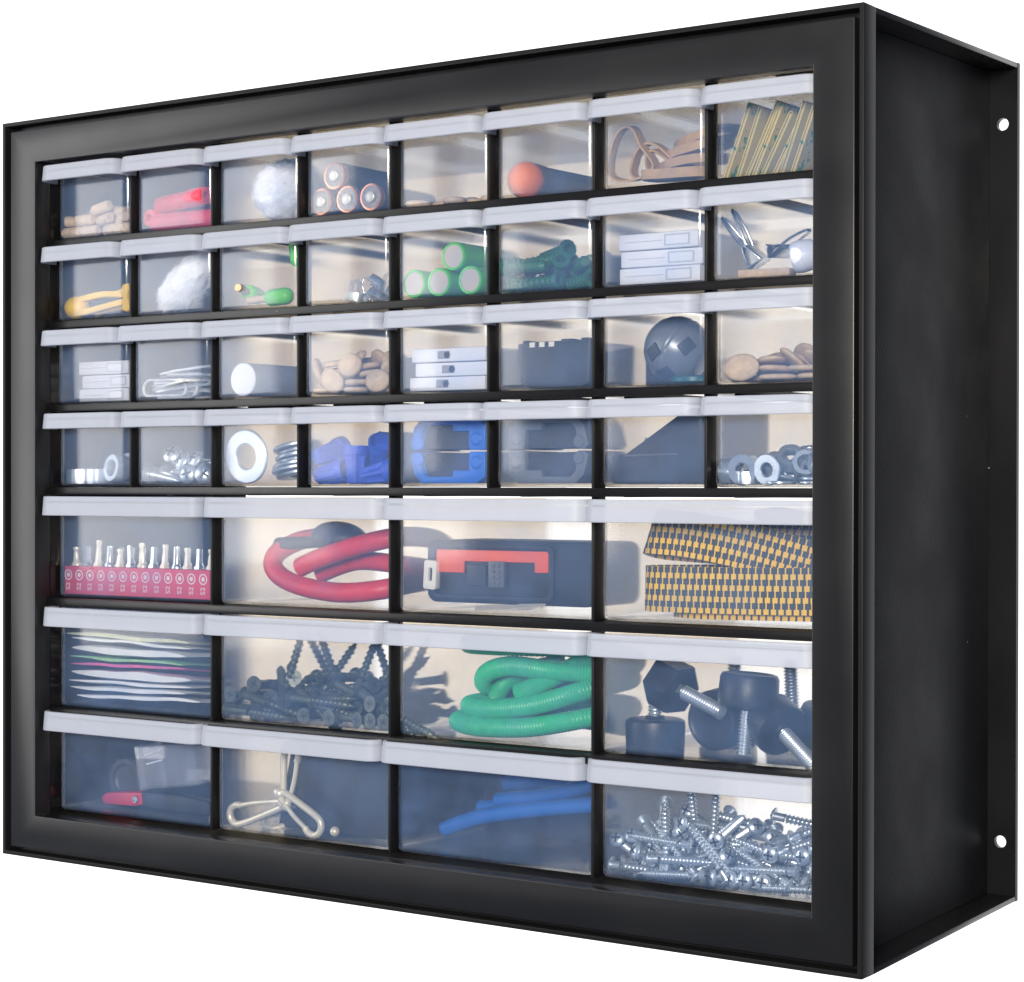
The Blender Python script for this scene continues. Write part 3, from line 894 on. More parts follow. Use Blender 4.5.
        ('s', 44.2, 39.3, 26.9, 1.23, 0.46, 2.82), ('s', 93.3, 46.6, 23.9, 1.36, 0.47, 2.86), ('s', 35.2, 9.5, 20.7, 1.49, 2.59, 0.57), ('s', 39, 5.7, 26.3, 1.13, -1.18, -0.11), ('s', 59.1, 47, 20.8, -1.11, -2.2, -0.92),
        ('s', 12.3, 34.2, 29.2, -2.19, 2.14, -0.02), ('s', 57.4, 2.6, 20.5, 1.35, 2.88, 0.03), ('s', 74.1, 26.7, 29.8, -0.74, -1.36, 0.98),
    ],
    '2,3': [
        ('b', 6.8, 37.2, 1.9, 0, -0, -2.35), ('b', 44.4, 37.9, 1.9, -0, -0, -0.24), ('b', 27.4, 6.1, 1.9, -3.14, 0, -0.29), ('b', 44.4, 38, 5.7, 0, 0, -0.17), ('b', 6.1, 22.6, 1.9, 0, 0, 1.91),
        ('b', 6, 7.6, 1.9, 0, -3.14, -1.39), ('b', 15.4, 1.9, 6.5, -1.57, 0.56, -0), ('b', 46, 11.4, 1.9, 3.14, -0, 1.36), ('b', 44.3, 1.9, 5.9, -1.57, 3.04, -0), ('b', 19.1, 42.1, 5.9, 1.57, 0.06, -0),
        ('b', 44.8, 37.5, 9.5, -0, 0, -2.56), ('b', 46.8, 21.7, 5.5, 0.69, -0.52, -1.68), ('b', 28.6, 5.9, 5.7, 3.14, 0, -0.09), ('b', 32.6, 38.1, 5.9, 1.72, 0.1, -0.78), ('b', 35, 16.8, 1.9, 3.14, -0, -1.49),
        ('b', 11, 33, 5.5, -2.61, 0.6, 0.14), ('b', 47.7, 9.8, 10.5, -1.92, -0.75, -1.84), ('b', 13.1, 9.8, 4.5, 0.39, -0.39, 2.8), ('b', 44.1, 26.5, 5.6, 0.68, 0.56, -2.79), ('b', 21.5, 18.2, 1.9, 0, -0, -0.28),
        ('b', 21.9, 38.3, 6.7, 1.57, 0.7, -0), ('b', 27.7, 30.2, 1.9, -0, -3.14, 0.87), ('b', 40.2, 13.4, 8.2, 0.4, 0.39, -1.85), ('b', 15.8, 29.4, 4.9, 2.39, 0.22, -2.01), ('b', 38.9, 27.2, 6.2, -0.27, 2.32, -1.01),
        ('b', 34.2, 8.8, 10, 0.14, -0.02, -1.01), ('b', 28, 30, 5.7, -0, 3.14, 0.1), ('b', 15.6, 26.8, 8.9, -0.62, 0.51, -1.64), ('b', 6, 20.9, 7.3, 0.27, 2.93, -1.26), ('b', 28.7, 18, 5.7, -0, -0, -2.78),
        ('b', 28.4, 23.1, 9.5, -3.14, 0, -1.27), ('b', 4, 5.8, 11.2, -0.59, -1.24, -2.11), ('b', 24.4, 35.8, 13.3, -0.44, 0.69, -1.79), ('b', 21.8, 11.1, 9.4, 3.1, 0, 1.58), ('b', 16.7, 19.7, 8.8, 2.35, 0.22, -2.1),
        ('b', 45.2, 37.2, 13.3, -0, -3.14, -0.79), ('b', 26.8, 1.9, 14.1, -1.57, 3, -0), ('b', 22, 17.7, 13.2, 3.11, -0.03, 0.74), ('b', 6.8, 39.1, 9.7, 2.51, -0.71, -0.28), ('b', 10.5, 10.8, 11.8, -0.21, -0.17, 2.16),
        ('b', 32.6, 38.1, 15.7, -0.08, -2.36, 0.15), ('b', 33.1, 9.8, 13.8, -3.03, -0.08, -0.49), ('b', 20.1, 30.5, 15.6, -0.76, -2.9, 0.12), ('b', 5.7, 24.9, 12.6, -0.36, 0.13, 1.6),
        ('b', 10.9, 7.6, 15.4, -0.18, -0.06, 2.31), ('b', 46.1, 26, 14.5, 0.31, -0.5, 1.41), ('b', 37.6, 27.3, 14.1, -1.93, -0.07, -1.75), ('b', 44.6, 15.6, 16.6, -0.94, -0.02, -2),
        ('b', 23.8, 9, 16.8, 0.51, -0.59, 0.29), ('b', 18.5, 20.8, 17.4, -0.01, 3.05, 1.57), ('b', 28.8, 26.6, 16.6, -2.85, 0.67, 0.41), ('b', 34.4, 17, 16.5, 1.98, 0.5, -0.15),
    ],
}
# ---------------------------------------------------------------- contents
from mathutils import noise
def solo(name, bm, m, label, cat, loc, rot=(0, 0, 0), group=None, smooth=40, bevel=0):
    return tag(put(name, bm, m, None, smooth, bevel, loc, rot), label, cat, group)

def pile(key, kinds, off=(.3, .4, .1)):
    """kinds = {code: (name, bmesh, materials, label, category, group)}; poses were settled by gravity beforehand."""
    r, c = (int(q) for q in key.split(','))
    proto = {}
    for k, x, y, z, a, b, g in SIM[key]:
        p = L(r, c, x + off[0], y + off[1], z + off[2])
        if k not in proto:
            nm, bm, ms, lab, cat, grp = kinds[k]
            proto[k] = solo(nm, bm, ms, lab, cat, p, (a, b, g), grp)
        else:
            o = proto[k].copy()
            COL.objects.link(o)
            o.location = p * S
            o.rotation_euler = (a, b, g)
    return proto
def again(o, p, rot, label=None):
    d = o.copy()
    COL.objects.link(d)
    d.location = Vector(p) * S
    d.rotation_euler = rot
    if label:
        d['label'] = label
    return d

# --- top row
pile('0,0', {'d': ('wooden_dowel', dowel_bm(13, 3.0), M['wood'], 'short tan wooden dowel in the top row drawer nearest the corner', 'dowel', 'wooden dowels in the top row')})

def tube_bm(Ln, r, ri):
    bm = new()
    lathe(bm, [(ri, 0), (r * .93, 0), (r, .5), (r, Ln - .5), (r * .93, Ln), (ri, Ln), (ri, 0)], 24)
    return bm
RT = [('upper red tube lying across the pink tinted drawer', (8, 9, 14.2), (.05, PI / 2 - .05, -.12), 40), ('lower red tube lying on its drawer floor', (7, 6, 5), (0, PI / 2, .03), 44),
      ('red tube lying end on at the side of its drawer', (5.3, 3, 7.5), (-PI / 2, 0, -.05), 40), ('red tube tucked behind the two front tubes', (10, 19, 8), (0, PI / 2 - .25, .1), 38), ('topmost red tube behind the other tubes', (22, 17, 18.6), (0, PI / 2 - .1, .4), 26)]
for lab, p, ro, ln in RT:
    solo('red_tube', tube_bm(ln, 4.7, 2.0), M['red_tube'], lab, 'tube', L(0, 1, *p), ro, 'red tubes')

def cotton_bm(rx, ry, rz, seed, n=5200, ln=3.6):
    bm = new()
    rnd = random.Random(seed)
    def wob(v):
        return .13 * noise.noise(v * .16 + Vector((seed, 0, 0))) + .09 * noise.noise(v * .45) + .05 * noise.noise(v * 1.1)
    ball(bm, 1, None, (rx, ry, rz), 40, 24, wob=wob)
    bm.normal_update()
    for _ in range(n):
        a, b = rnd.uniform(0, 2 * PI), math.asin(rnd.uniform(-1, 1))
        d = Vector((math.cos(a) * math.cos(b), math.sin(a) * math.cos(b), math.sin(b)))
        p = Vector((d.x * rx, d.y * ry, d.z * rz))
        p *= 1 + wob(p)
        t = d.cross(Vector((rnd.uniform(-1, 1), rnd.uniform(-1, 1), rnd.uniform(-1, 1)))).normalized()
        q = p + (d * rnd.uniform(.2, .8) + t * rnd.uniform(.3, 1)) * ln * rnd.uniform(.4, 1)
        s = d.cross(t).normalized() * .09
        v = [bm.verts.new(x) for x in (p * .98 - s, p * .98 + s, q)]
        bm.faces.new(v)
    return bm
solo('cotton_puff', cotton_bm(19, 17, 16, 3), M['cotton'], 'fluffy white cotton puff filling a top row drawer', 'cotton puff', L(0, 2, 31.5, 18.5, 16.4))
solo('cotton_roll', cotton_bm(24, 10.5, 10.5, 9), M['cotton'], 'tilted white cotton roll in a second row drawer', 'cotton roll', L(1, 1, 27, 14, 18.5), (0, -.62, .12))

def battery(r, c, p, casing, ring, face, nub, label, group, rot=0):
    t = thing('battery', label, 'battery', L(r, c, *p), (PI / 2, 0, 0), group)
    R = 6.9
    bm = new()
    lathe(bm, [(0, -46), (R * .9, -46), (R, -45.2), (R, -3), (R * 1.0, -2.9)], 32)
    put('casing', bm, M[casing], t)
    bm = new()
    lathe(bm, [(R, -3), (R, -.5), (R * .96, 0), (R * .82, .15), (R * .80, -.1)], 32)
    put('end_ring', bm, M[ring], t)
    bm = new()
    lathe(bm, [(R * .81, -.1), (R * .4, -.15), (0, -.15)], 32)
    put('end_face', bm, M[face], t)
    if nub:
        bm = new()
        lathe(bm, [(2.7, -.2), (2.7, .9), (2.3, 1.2), (0, 1.25)], 24)
        put('terminal', bm, M[nub], t)
for p, lab in (((15.8, 2.4, 19.4), 'copper ringed black battery lying on top of the other three'), ((7.3, 2.4, 7.1), 'copper ringed black battery at the far left of its row of three'),
               ((24, 2.4, 7.1), 'copper ringed black battery in the middle of the bottom three'), ((39, 2.4, 7.1), 'copper ringed black battery at the right end of the bottom three')):
    battery(0, 3, p, 'battery_black', 'copper_foil', 'battery_end', 'cream_metal', lab, 'copper ringed batteries')
for p, lab in (((8, 2, 7.1), 'green battery at the far left of its row of three'), ((23, 2, 7.1), 'green battery in the middle of the bottom three'),
               ((31.6, 2, 19), 'green battery resting on top of the other green ones'), ((41.5, 2, 7.1), 'green battery at the right end of the bottom three')):
    battery(1, 4, p, 'green_foil', 'green_foil', 'cream_face', None, lab, 'green ringed batteries')

pile('0,4', {'b': ('wooden_disc', biscuit_bm(13, 11, 3.2), M['wood'], 'flat pale wooden disc on a top row drawer floor', 'wooden disc', 'wooden discs in the top row')})

t = thing('capped_tube', 'dark tube lying end on with a round orange cap to the front', 'tube', L(0, 5, 9.6, 9.4, 9.0), (PI / 2, 0, -.04))
bm = new()
ball(bm, 8.8, None, n=32, m=20)
put('cap', bm, M['orange_rubber'], t)
bm = new()
lathe(bm, [(0, -2), (7.8, -2), (8.4, -3), (8.6, -6), (8.2, -12), (8.2, -12.5), (7.9, -13), (7.9, -55), (7.2, -56), (0, -56)], 32)
put('body', bm, M['tube_brown'], t)

def ribbon(pts, wdt, th, up, closed, n=8, uv=False):
    bm = new()
    path = catmull(pts, n, closed)
    if isinstance(up, list):
        U = catmull(up, n, closed)
    else:
        U = up
    prof = [(-th / 2, -wdt / 2), (th / 2, -wdt / 2), (th / 2, wdt / 2), (-th / 2, wdt / 2)]
    if not uv:
        sweep(bm, path, prof, closed, U)
        return bm
    ly = bm.loops.layers.uv.new('UVMap')
    prof = [(-th / 2, -wdt / 2), (th / 2, -wdt / 2)] + [(th / 2 + 3.6 * (1 - (2 * k / 8 - 1) ** 2), -wdt / 2 + wdt * k / 8) for k in range(1, 8)] + [(th / 2, wdt / 2), (-th / 2, wdt / 2)]
    sweep(bm, path, prof, False, U)
    m, s = len(prof), [0]
    for a, b in zip(path, path[1:]):
        s.append(s[-1] + (b - a).length)
    bm.verts.index_update()
    for f in bm.faces:
        for l in f.loops:
            i, k = divmod(l.vert.index, m)
            l[ly].uv = (s[i], prof[k][1] + wdt / 2)
    return bm
BANDS = [([(1.5, 6, 6), (1.6, 6, 17), (6, 7, 26.5), (12, 8, 27), (16, 9, 19), (22, 10, 9), (13, 7, 3.4)], (0, 1, .15), 6, 'tan rubber band standing up as a tall loop'),
         ([(12, 10, 5), (11, 11, 13), (15, 12, 19.5), (22, 13, 19), (32, 16, 10), (40, 18, 6.5), (27, 12, 4.5)], (0, 1, .1), 6, 'tan rubber band leaning beside the tall loop'),
         ([(18, 5, 5), (30, 4, 4.6), (45, 9, 5), (48, 22, 6), (35, 26, 6), (20, 16, 5)], (0, 0, 1), 4.5, 'lowest tan rubber band along the front of its drawer'),
         ([(22, 14, 9), (35, 9, 10.5), (47, 15, 12), (48, 30, 13), (33, 33, 12), (22, 24, 10)], (.1, 0, 1), 4, 'second lowest tan rubber band in the heap'),
         ([(24, 16, 14.5), (36, 11, 16), (48, 16, 19), (49, 34, 21), (34, 37, 18), (24, 28, 15)], (.15, -.1, 1), 4, 'middle tan rubber band in the heap'),
         ([(26, 20, 19), (38, 15, 21.5), (49, 19, 25), (50, 38, 27), (38, 42, 24), (28, 32, 20)], (.2, .1, 1), 4, 'topmost tan rubber band in the heap'),
         ([(16, 14, 12), (20, 12, 17), (28, 14, 12), (36, 18, 8), (26, 20, 5), (18, 18, 6)], (.1, 1, .2), 5, 'short twisted rubber band behind the leaning loop')]
for pts, up, wd, lab in BANDS:
    solo('rubber_band', ribbon(pts, wd, 1.0, up, True), M['rubber_tan'], lab, 'rubber band', L(0, 6, 0, 0, .4), group='tan rubber bands')

def print_mat():
    m = mat('printed_strip', (.72, .62, .30), .75)
    nt = m.node_tree
    b = nt.nodes['Principled BSDF']
    tc = nt.nodes.new('ShaderNodeTexCoord')
    n = nt.nodes.new('ShaderNodeTexNoise')
    n.inputs['Scale'].default_value = 260
    nt.links.new(tc.outputs['Object'], n.inputs['Vector'])
    cr = nt.nodes.new('ShaderNodeValToRGB')
    cr.color_ramp.elements[0].position = .56
    cr.color_ramp.elements[0].color = (.78, .62, .22, 1)
    cr.color_ramp.elements[1].position = .60
    cr.color_ramp.elements[1].color = (.06, .32, .10, 1)
    nt.links.new(n.outputs['Fac'], cr.inputs['Fac'])
    nt.links.new(cr.outputs['Color'], b.inputs['Base Color'])
print_mat()
ST = [(2.5, 14.5, 33, 1), (8, 19, 31, 0), (11.5, 27, 33, 0), (16.5, 30, 31, 1), (20, 34, 27.5, 0), (25, 39, 27, 1), (30, 41, 31, 0), (34.5, 45, 29, 1)]
for i, (xb, xt, zt, pr) in enumerate(ST):
    a = math.atan2(xt - xb, zt - 1)
    ln = math.hypot(xt - xb, zt - 1)
    bm = new()
    box(bm, 0, .35, 0, 42, 0, ln)
    box(bm, .75, 1.1, .6, 43, 0, ln - 1.2)
    box(bm, 1.5, 1.85, .2, 42, 0, ln - .5)
    box(bm, 0, 1.85, 0, 42, ln - .3, ln)
    solo('paper_strip', bm, M['printed_strip' if pr else 'paper_cream'], ('green printed' if pr else 'plain') + ' cream folded paper strip, number ' + ['one', 'two', 'three', 'four', 'five', 'six', 'seven', 'eight'][i] + ' of the leaning row counted from the wall', 'paper strip',
         L(0, 7, xb, 3 + (i % 3) * 1.3, .6), (0, a, 0), 'leaning paper strips', smooth=0)
bm = new()
box(bm, 0, 47, 0, 1, 0, 33)
solo('grey_card', bm, M['grey_card'], 'grey card standing behind the cream paper strips', 'card', L(0, 7, 3, 52, .4), (.05, 0, 0), bevel=.2)

# --- second row
t = thing('plastic_clip', 'yellow plastic spring clip with a rounded head', 'clip', L(1, 0, 0, 0, 0))
bm = new()
ball(bm, 1, M4((7.5, 7, 6.6), (0, 0, 0), (7.6, 6, 6.3)), n=24, m=14)
put('head', bm, M['yellow_plastic'], t)
for z0, z1 in ((10.2, 12), (3.4, 4.5)):
    bm = new()
    sweep(bm, catmull([(8, 7, z0), (18, 6, z1 - .5), (30, 7, z1 + (.8 if z0 > 5 else 1.5)), (44, 9, 8.5 if z0 < 5 else 12)], 6), rrect(-2.2, 2.2, -1.7, 1.7, .6, 2))
    put('arm', bm, M['yellow_plastic'], t)
bm = new()
prism(bm, [(42, 4), (47, 2.5), (48.5, 4), (48, 8), (46.5, 11), (48.5, 15), (47.5, 18), (43.5, 17.5), (42, 15), (38.5, 14.6), (38.8, 13.2), (43, 13), (43.5, 8)], 7, y0=6)
put('jaw', bm, M['yellow_plastic'], t, bevel=.6)
t = thing('plastic_clip', 'yellow plastic clip lying behind the round headed one', 'clip', L(1, 0, 4, 22, 0))
bm = new()
sweep(bm, catmull([(2, 2, 2), (12, 0, 6), (26, 2, 6), (40, 4, 3)], 6), rrect(-2.2, 2.2, -1.8, 1.8, .6, 2))
put('body', bm, M['yellow_plastic'], t)
bm = new()
ball(bm, 4.2, M4((42, 4, 4.4)), n=20, m=12)
put('head', bm, M['yellow_plastic'], t)

def capsule(bm, Ln, r, n=20):
    pr = [(0, 0)] + [(r * math.sin(PI / 2 * k / 6), r - r * math.cos(PI / 2 * k / 6)) for k in range(1, 7)]
    pr += [(r * math.cos(PI / 2 * k / 6), Ln - r + r * math.sin(PI / 2 * k / 6)) for k in range(0, 6)] + [(0, Ln)]
    lathe(bm, pr, n)
CAP = [((12.5, 8, 9.5), (-PI / 2 - .1, 0, .3), 'green capsule facing the glassy front with its round end'), ((27, 6, 5), (0, PI / 2 - .06, .1), 'green capsule lying along its drawer floor'),
       ((47, 9, 20), (0, -.1, 0), 'green capsule standing high at the drawer edge')]
for p, ro, lab in CAP:
    t = thing('green_peg', lab, 'peg', L(1, 2, *p), ro, 'bright green pegs')
    bm = new()
    capsule(bm, 17, 4.4)
    put('head', bm, M['green_plastic'], t)
    bm = new()
    lathe(bm, [(0, -11), (1.9, -11), (1.9, 1), (0, 1)], 12)
    put('shank', bm, M['wood'], t)

HK = [((24, 6, 1), 0, .2), ((33, 9, 1), .5, -.3), ((40, 5, 1), -.3, .5), ((37, 16, 5), .9, .2), ((44, 14, 1), 1.4, 0), ((30, 18, 1), -.8, .3)]
hk0 = None
for i, (p, rz, ry) in enumerate(HK):
    if hk0 is None:
        bm = new()
        sweep(bm, catmull([(0, 0, 1), (0, 0, 8), (2, 0, 10.5), (5, 0, 9), (5, 0, 5.5)], 6), rrect(-2.2, 2.2, -.7, .7, .3, 2))
        box(bm, -4, 4, -2.6, 2.6, -.3, 1.2)
        hk0 = solo('plastic_hook', bm, M['clear_acrylic'], 'small transparent plastic hook in the corner of its drawer', 'hook', L(1, 3, *p), (0, ry, rz), 'transparent plastic hooks', bevel=.25)
    else:
        again(hk0, L(1, 3, *p), (0, ry, rz))
for i, (p, ro) in enumerate((((27, 5, 3), (PI / 2, .2, .3)), ((36, 7, 6), (.8, .5, .2)), ((42, 5, 4), (PI / 2 - .2, .6, 1.0)))):
    bm = new()
    sweep(bm, catmull([(0, 0, 0), (6, 0, 0), (8, 0, 2), (8, 0, 8), (6, 0, 10), (1, 0, 10)], 5), rrect(-2.4, 2.4, -.5, .5, .3, 2))
    solo('small_bracket', bm, M['zinc'], ['small bent metal bracket among the transparent hooks, lowest', 'small bent metal bracket leaning above the lowest one', 'small bent metal bracket at the drawer edge beside the hooks'][i], 'bracket', L(1, 3, *p), ro, 'small bent metal brackets')

pile('1,5', {'a': ('wall_plug', anchor_bm(), M['dark_green'], 'dark green ribbed plastic wall plug in a heap', 'wall plug', 'dark green wall plugs')})

def white_box(r, c, p, w, d, h, rot, label, sock, group):
    t = thing('white_box', label, 'box', L(r, c, *p), (0, 0, rot), group)
    bm = new()
    box(bm, 0, w, 0, d, 0, h)
    put('body', bm, M['white_plastic'], t, bevel=.7, smooth=30)
    if sock:
        bm = new()
        box(bm, w * .36, w * .52, -.25, .5, h * .22, h * .8)
        put('socket', bm, M['grey_plastic'], t, bevel=.15)
        bm = new()
        lathe(bm, [(0, -.5), (1.35, -.5), (1.6, -.2), (1.6, .6), (0, .6)], 20, M4((w * .49, 0, h * .5), (PI / 2, 0, 0)))
        put('jack', bm, M['recess_dark'], t)
    else:
        bm = new()
        ringprism(bm, rrect(w * .58, w * .9, h * .15, h * .85, .4, 2), rrect(w * .60, w * .88, h * .24, h * .76, .3, 2), .35, y0=-.2)
        box(bm, w * .08, w * .55, -.12, .1, h * .47, h * .53)
        put('front_trim', bm, M['pale_grey'], t)
for i, (x, z, ro) in enumerate(((6.5, .3, .0), (7.2, 8.0, .03), (6.0, 15.7, -.02))):
    white_box(1, 6, (x, 5, z), 42, 55, 7.4, ro, ['lowest', 'middle', 'topmost'][i] + ' plain white box of the stack in the second row', False, 'plain white boxes')
for i, (x, z, ro) in enumerate(((3.5, .3, 0), (6.8, 7.2, .02), (4.6, 14.1, -.02))):
    white_box(2, 4, (x, 4, z), 45, 55, 6.6, ro, ['lowest', 'middle', 'topmost'][i] + ' white box with a grey socket, in the third row', True, 'white boxes with sockets')
for i, (x, y, z) in enumerate(((2, 14, .3), (3.2, 15, 7.8), (1.6, 14, 15.3))):
    white_box(2, 0, (x, y, z), 38, 45, 7.2, 0, ['lowest', 'middle', 'topmost'][i] + ' blurred white box beside the paper clips', False, 'white boxes set far back')

def binder(label, p, rot, s=1.0):
    t = thing('binder_clip', label, 'binder clip', L(1, 7, *p), rot, 'steel binder clips')
    bm = new()
    pts = [(-4, 0), (4, 0), (.9, 10), (.5, 10), (3.0, .7), (-3.0, .7), (-.5, 10), (-.9, 10)]
    prism(bm, [(x * s, z * s) for x, z in pts], 15 * s)
    put('spring', bm, M['steel'], t, bevel=.15)
    for q in (-1, 1):
        bm = new()
        pth = [(q * .8 * s, 3 * s, 10 * s), (q * 2.2 * s, 3.5 * s, 18 * s), (q * 3 * s, 5.5 * s, 27 * s), (q * 3 * s, 9.5 * s, 27 * s), (q * 2.2 * s, 11.5 * s, 18 * s), (q * .8 * s, 12 * s, 10 * s)]
        sweep(bm, catmull(pth, 6), circ(0, 0, .75 * s, 8))
        put('handle', bm, M['steel'], t)
binder('steel binder clip leaning with its long handles up', (17, 6, 6), (.1, -.55, .1), .95)
binder('steel binder clip lying flat at the middle of its drawer', (20, 12, 12), (.2, 1.35, -.2), .8)
binder('steel binder clip beside the white dome', (43, 18, 8), (.6, 1.0, .9), .9)
bm = new()
box(bm, 0, 24, 0, 9, 0, 3.6)
solo('wood_slat', bm, M['wood'], 'small wooden slat under the binder clips', 'wood piece', L(1, 7, 9, 6, .3), (0, 0, .12), bevel=.4)
bm = new()
lathe(bm, [(0, 0), (5.5, 0), (6.8, 1.2), (7.2, 4), (6.6, 9), (5, 12), (0, 13)], 24)
solo('plastic_dome', bm, M['white_plastic'], 'rounded white plastic dome lying in front of the clips', 'dome', L(1, 7, 36, 5, 7.2), (.15, PI / 2 - .2, .5))

# --- third row
def clip_bm():
    bm = new()
    a = []
    def arc(cx, r, a0, a1, n=8):
        for k in range(n + 1):
            t = math.radians(a0 + (a1 - a0) * k / n)
            a.append(Vector((cx + r * math.cos(t), r * math.sin(t), 0)))
    a.append(Vector((8, 3.4, 0)))
    arc(28, 3.4, 90, -90)
    a[-1].y = -3.4
    arc(5, 4.3, 270, 90)
    for v in a[10:]:
        v.y += .9
    arc(34, 4.6, 90, -90)
    a.append(Vector((12, -4.6, .4)))
    for v in a[1:10]:
        v.z = .55
    sweep(bm, a, circ(0, 0, .75, 8))
    return bm
rnd = random.Random(12)
c0 = None
for i in range(14):
    p = (3 + rnd.uniform(0, 7) + (4 if i > 9 else 0), 6 + rnd.uniform(0, 9) + (8 if i % 3 == 2 else 0), 1.2 + i * .95)
    ro = (rnd.uniform(-.16, .16), rnd.uniform(-.12, .12), rnd.uniform(-.3, .3))
    if i == 0:
        p, ro = (3, 3.0, 5.2), (PI / 2 - .12, 0, .03)
    if c0 is None:
        c0 = solo('paper_clip', clip_bm(), M['clip_wire'], 'bent wire paper clip in a third row drawer', 'paper clip', L(2, 1, *p), ro, 'wire paper clips')
    else:
        again(c0, L(2, 1, *p), ro)

t = thing('white_roll', 'grey roll lying with its white round end to the front', 'roll', L(2, 2, 14.5, 3, 9), (PI / 2, 0, 0))
bm = new()
lathe(bm, [(8.6, -.6), (8.7, -1), (8.7, -48), (8, -48.6), (0, -48.6)], 36)
put('wrapper', bm, M['grey_plastic'], t)
bm = new()
lathe(bm, [(8.6, -.6), (8.2, -.1), (7.6, 0), (0, .05)], 36)
put('end_cap', bm, M['white_plastic'], t)

pile('2,3', {'b': ('wooden_disc', biscuit_bm(15, 11.5, 2.9), M['wood'], 'pale wooden disc in the tall third row heap', 'wooden disc', 'wooden discs heaped in the third row')})
pile('2,7', {'b': ('wooden_disc', biscuit_bm(17.5, 12, 2.5), M['wood'], 'long oval wooden disc beside the bezel', 'wooden disc', 'oval wooden discs in the third row')})

t = thing('battery_pack', 'dark grey camera battery pack with three bright contacts', 'battery pack', L(2, 5, 8, 5, .3))
bm = new()
prism(bm, [(6, 0), (36, 0), (40, 2), (40.5, 21), (0, 21), (0, 8), (1.5, 3)], 40)
put('shell', bm, M['dark_grey'], t, bevel=.9)
bm = new()
prism(bm, [(2.5, 20.8), (39, 20.8), (39, 22.6), (35, 22.6), (35, 21.6), (30, 21.6), (30, 22.4), (24, 22.4), (24, 21.6), (5, 21.6), (5, 22.4), (2.5, 22.4)], 8, y0=1)
put('rail', bm, M['dark_grey'], t, bevel=.2)
for x in (7, 12.4, 17.8):
    bm = new()
    box(bm, x, x + 3, -.25, .5, 19.0, 21.3)
    put('contact', bm, M['cream_metal'], t)

t = thing('ball_lens', 'dark grey ball shaped lens cap with square windows', 'lens', L(2, 6, 29, 18, 16.2), (.1, 1.0, .2))
bm = new()
lathe(bm, [(0, -15.5)] + [(15.5 * math.cos(a), 15.5 * math.sin(a)) for a in [math.radians(q) for q in (-80, -65, -50, -35, -20, -6)]] + [(14.9, -.8), (14.9, .2)] + [(15.5 * math.cos(a), 15.5 * math.sin(a)) for a in [math.radians(q) for q in (4, 18, 32, 46, 58)]] + [(7.6, 13.4), (0, 13.4)], 40, M4(rot=(0, PI / 2 - .5, 0)))
put('shell', bm, M['lens_grey'], t)
for a, b in ((-1.25, .62), (-1.75, -.35), (-.95, -.45)):
    bm = new()
    box(bm, -3.6, 3.6, -3, 3, 14.5, 15.75, mat=M4(rot=(0, 0, a)) @ M4(rot=(0, PI / 2 - b, 0)))
    put('window', bm, M['recess_dark'], t, bevel=.4)
bm = new()
box(bm, 0, 20, 0, 40, 0, 20)
solo('dark_case', bm, M['dark_grey'], 'small dark case behind the ball lens', 'case', L(2, 6, 1.5, 34, .3), bevel=2)
bm = new()
lathe(bm, [(0, 0), (9, 0), (10, .8), (10, 2.6), (9, 3.4), (0, 3.4)], 30)
solo('teal_disc', bm, M['teal'], 'teal round disc at the foot of the ball lens', 'disc', L(2, 6, 41, 12, .4))

# --- fourth row
bn = None
for p, ro, lab in (((8.5, 8, .3), (0, 0, .2), 'big hexagon nut lying flat at the wall'), ((22, 8.5, .3), (0, 0, .55), 'big hexagon nut lying flat in the middle'), ((37, 12, 8.0), (PI / 2 - .12, .2, -.25), 'big hexagon nut standing with its hole to the front'), ((30, 26, 8), (PI / 2 - .4, .4, .5), 'big hexagon nut leaning behind the standing nut')):
    if bn is None:
        bn = solo('hex_nut', hexnut_bm(14, 8, 4.2), M['zinc_plate'], lab, 'nut', L(3, 0, *p), ro, 'big hexagon nuts')
    else:
        again(bn, L(3, 0, *p), ro, lab)
pb = pile('3,1', {'o': ('round_bolt', screw_bm(26, 4.4, 'pan', 24, 1.2, 5.2), [M['zinc'], M['recess_dark']], 'round headed steel bolt in a fourth row drawer', 'bolt', 'round headed steel bolts')})
for p, ro in (((44, 5, 4.4), (0, PI / 2, PI + .06)), ((18, 8, 16.0), (.9, .2, .1)), ((24, 9, 12.5), (1.1, -.2, -.1)), ((34, 9, 13.2), (1.05, .1, -.3))):
    again(pb['o'], L(3, 1, p[0] if ro[1] < 1 else 17, p[1], p[2]) if ro[1] < 1 else L(3, 1, 43, 5.6, 5.2), ro if ro[1] < 1 else (0, PI / 2 + .05, -.04))

solo('washer', washer_bm(14, 6.6, 2.2, 56), M['zinc_plate'], 'large flat washer standing upright against the drawer front', 'washer', L(3, 2, 15.5, 2.2, 14.3), (-PI / 2 + .06, 0, 0), 'large flat washers')
w0 = None
tl = Vector((math.sin(-.2), 0, math.cos(-.2)))
for i in range(7):
    p = Vector((35, 24, 4.6)) + tl * 2.35 * i + Vector((rnd.uniform(-2, 2), rnd.uniform(-3, 3), 0))
    if w0 is None:
        w0 = solo('washer', washer_bm(13, 6.2, 2.2, 40), M['zinc_plate'], 'large flat washer in the tilted stack behind the upright one', 'washer', L(3, 2, *p), (0, -.2, 0), 'stacked large washers')
    else:
        again(w0, L(3, 2, *p), (rnd.uniform(-.02, .02), -.2 + rnd.uniform(-.02, .02), 0))

pile('3,3', {'w': ('wire_nut', wirenut_bm(), M['blue_plastic'], 'ribbed blue wire nut in a fourth row drawer', 'wire nut', 'blue wire nuts')})

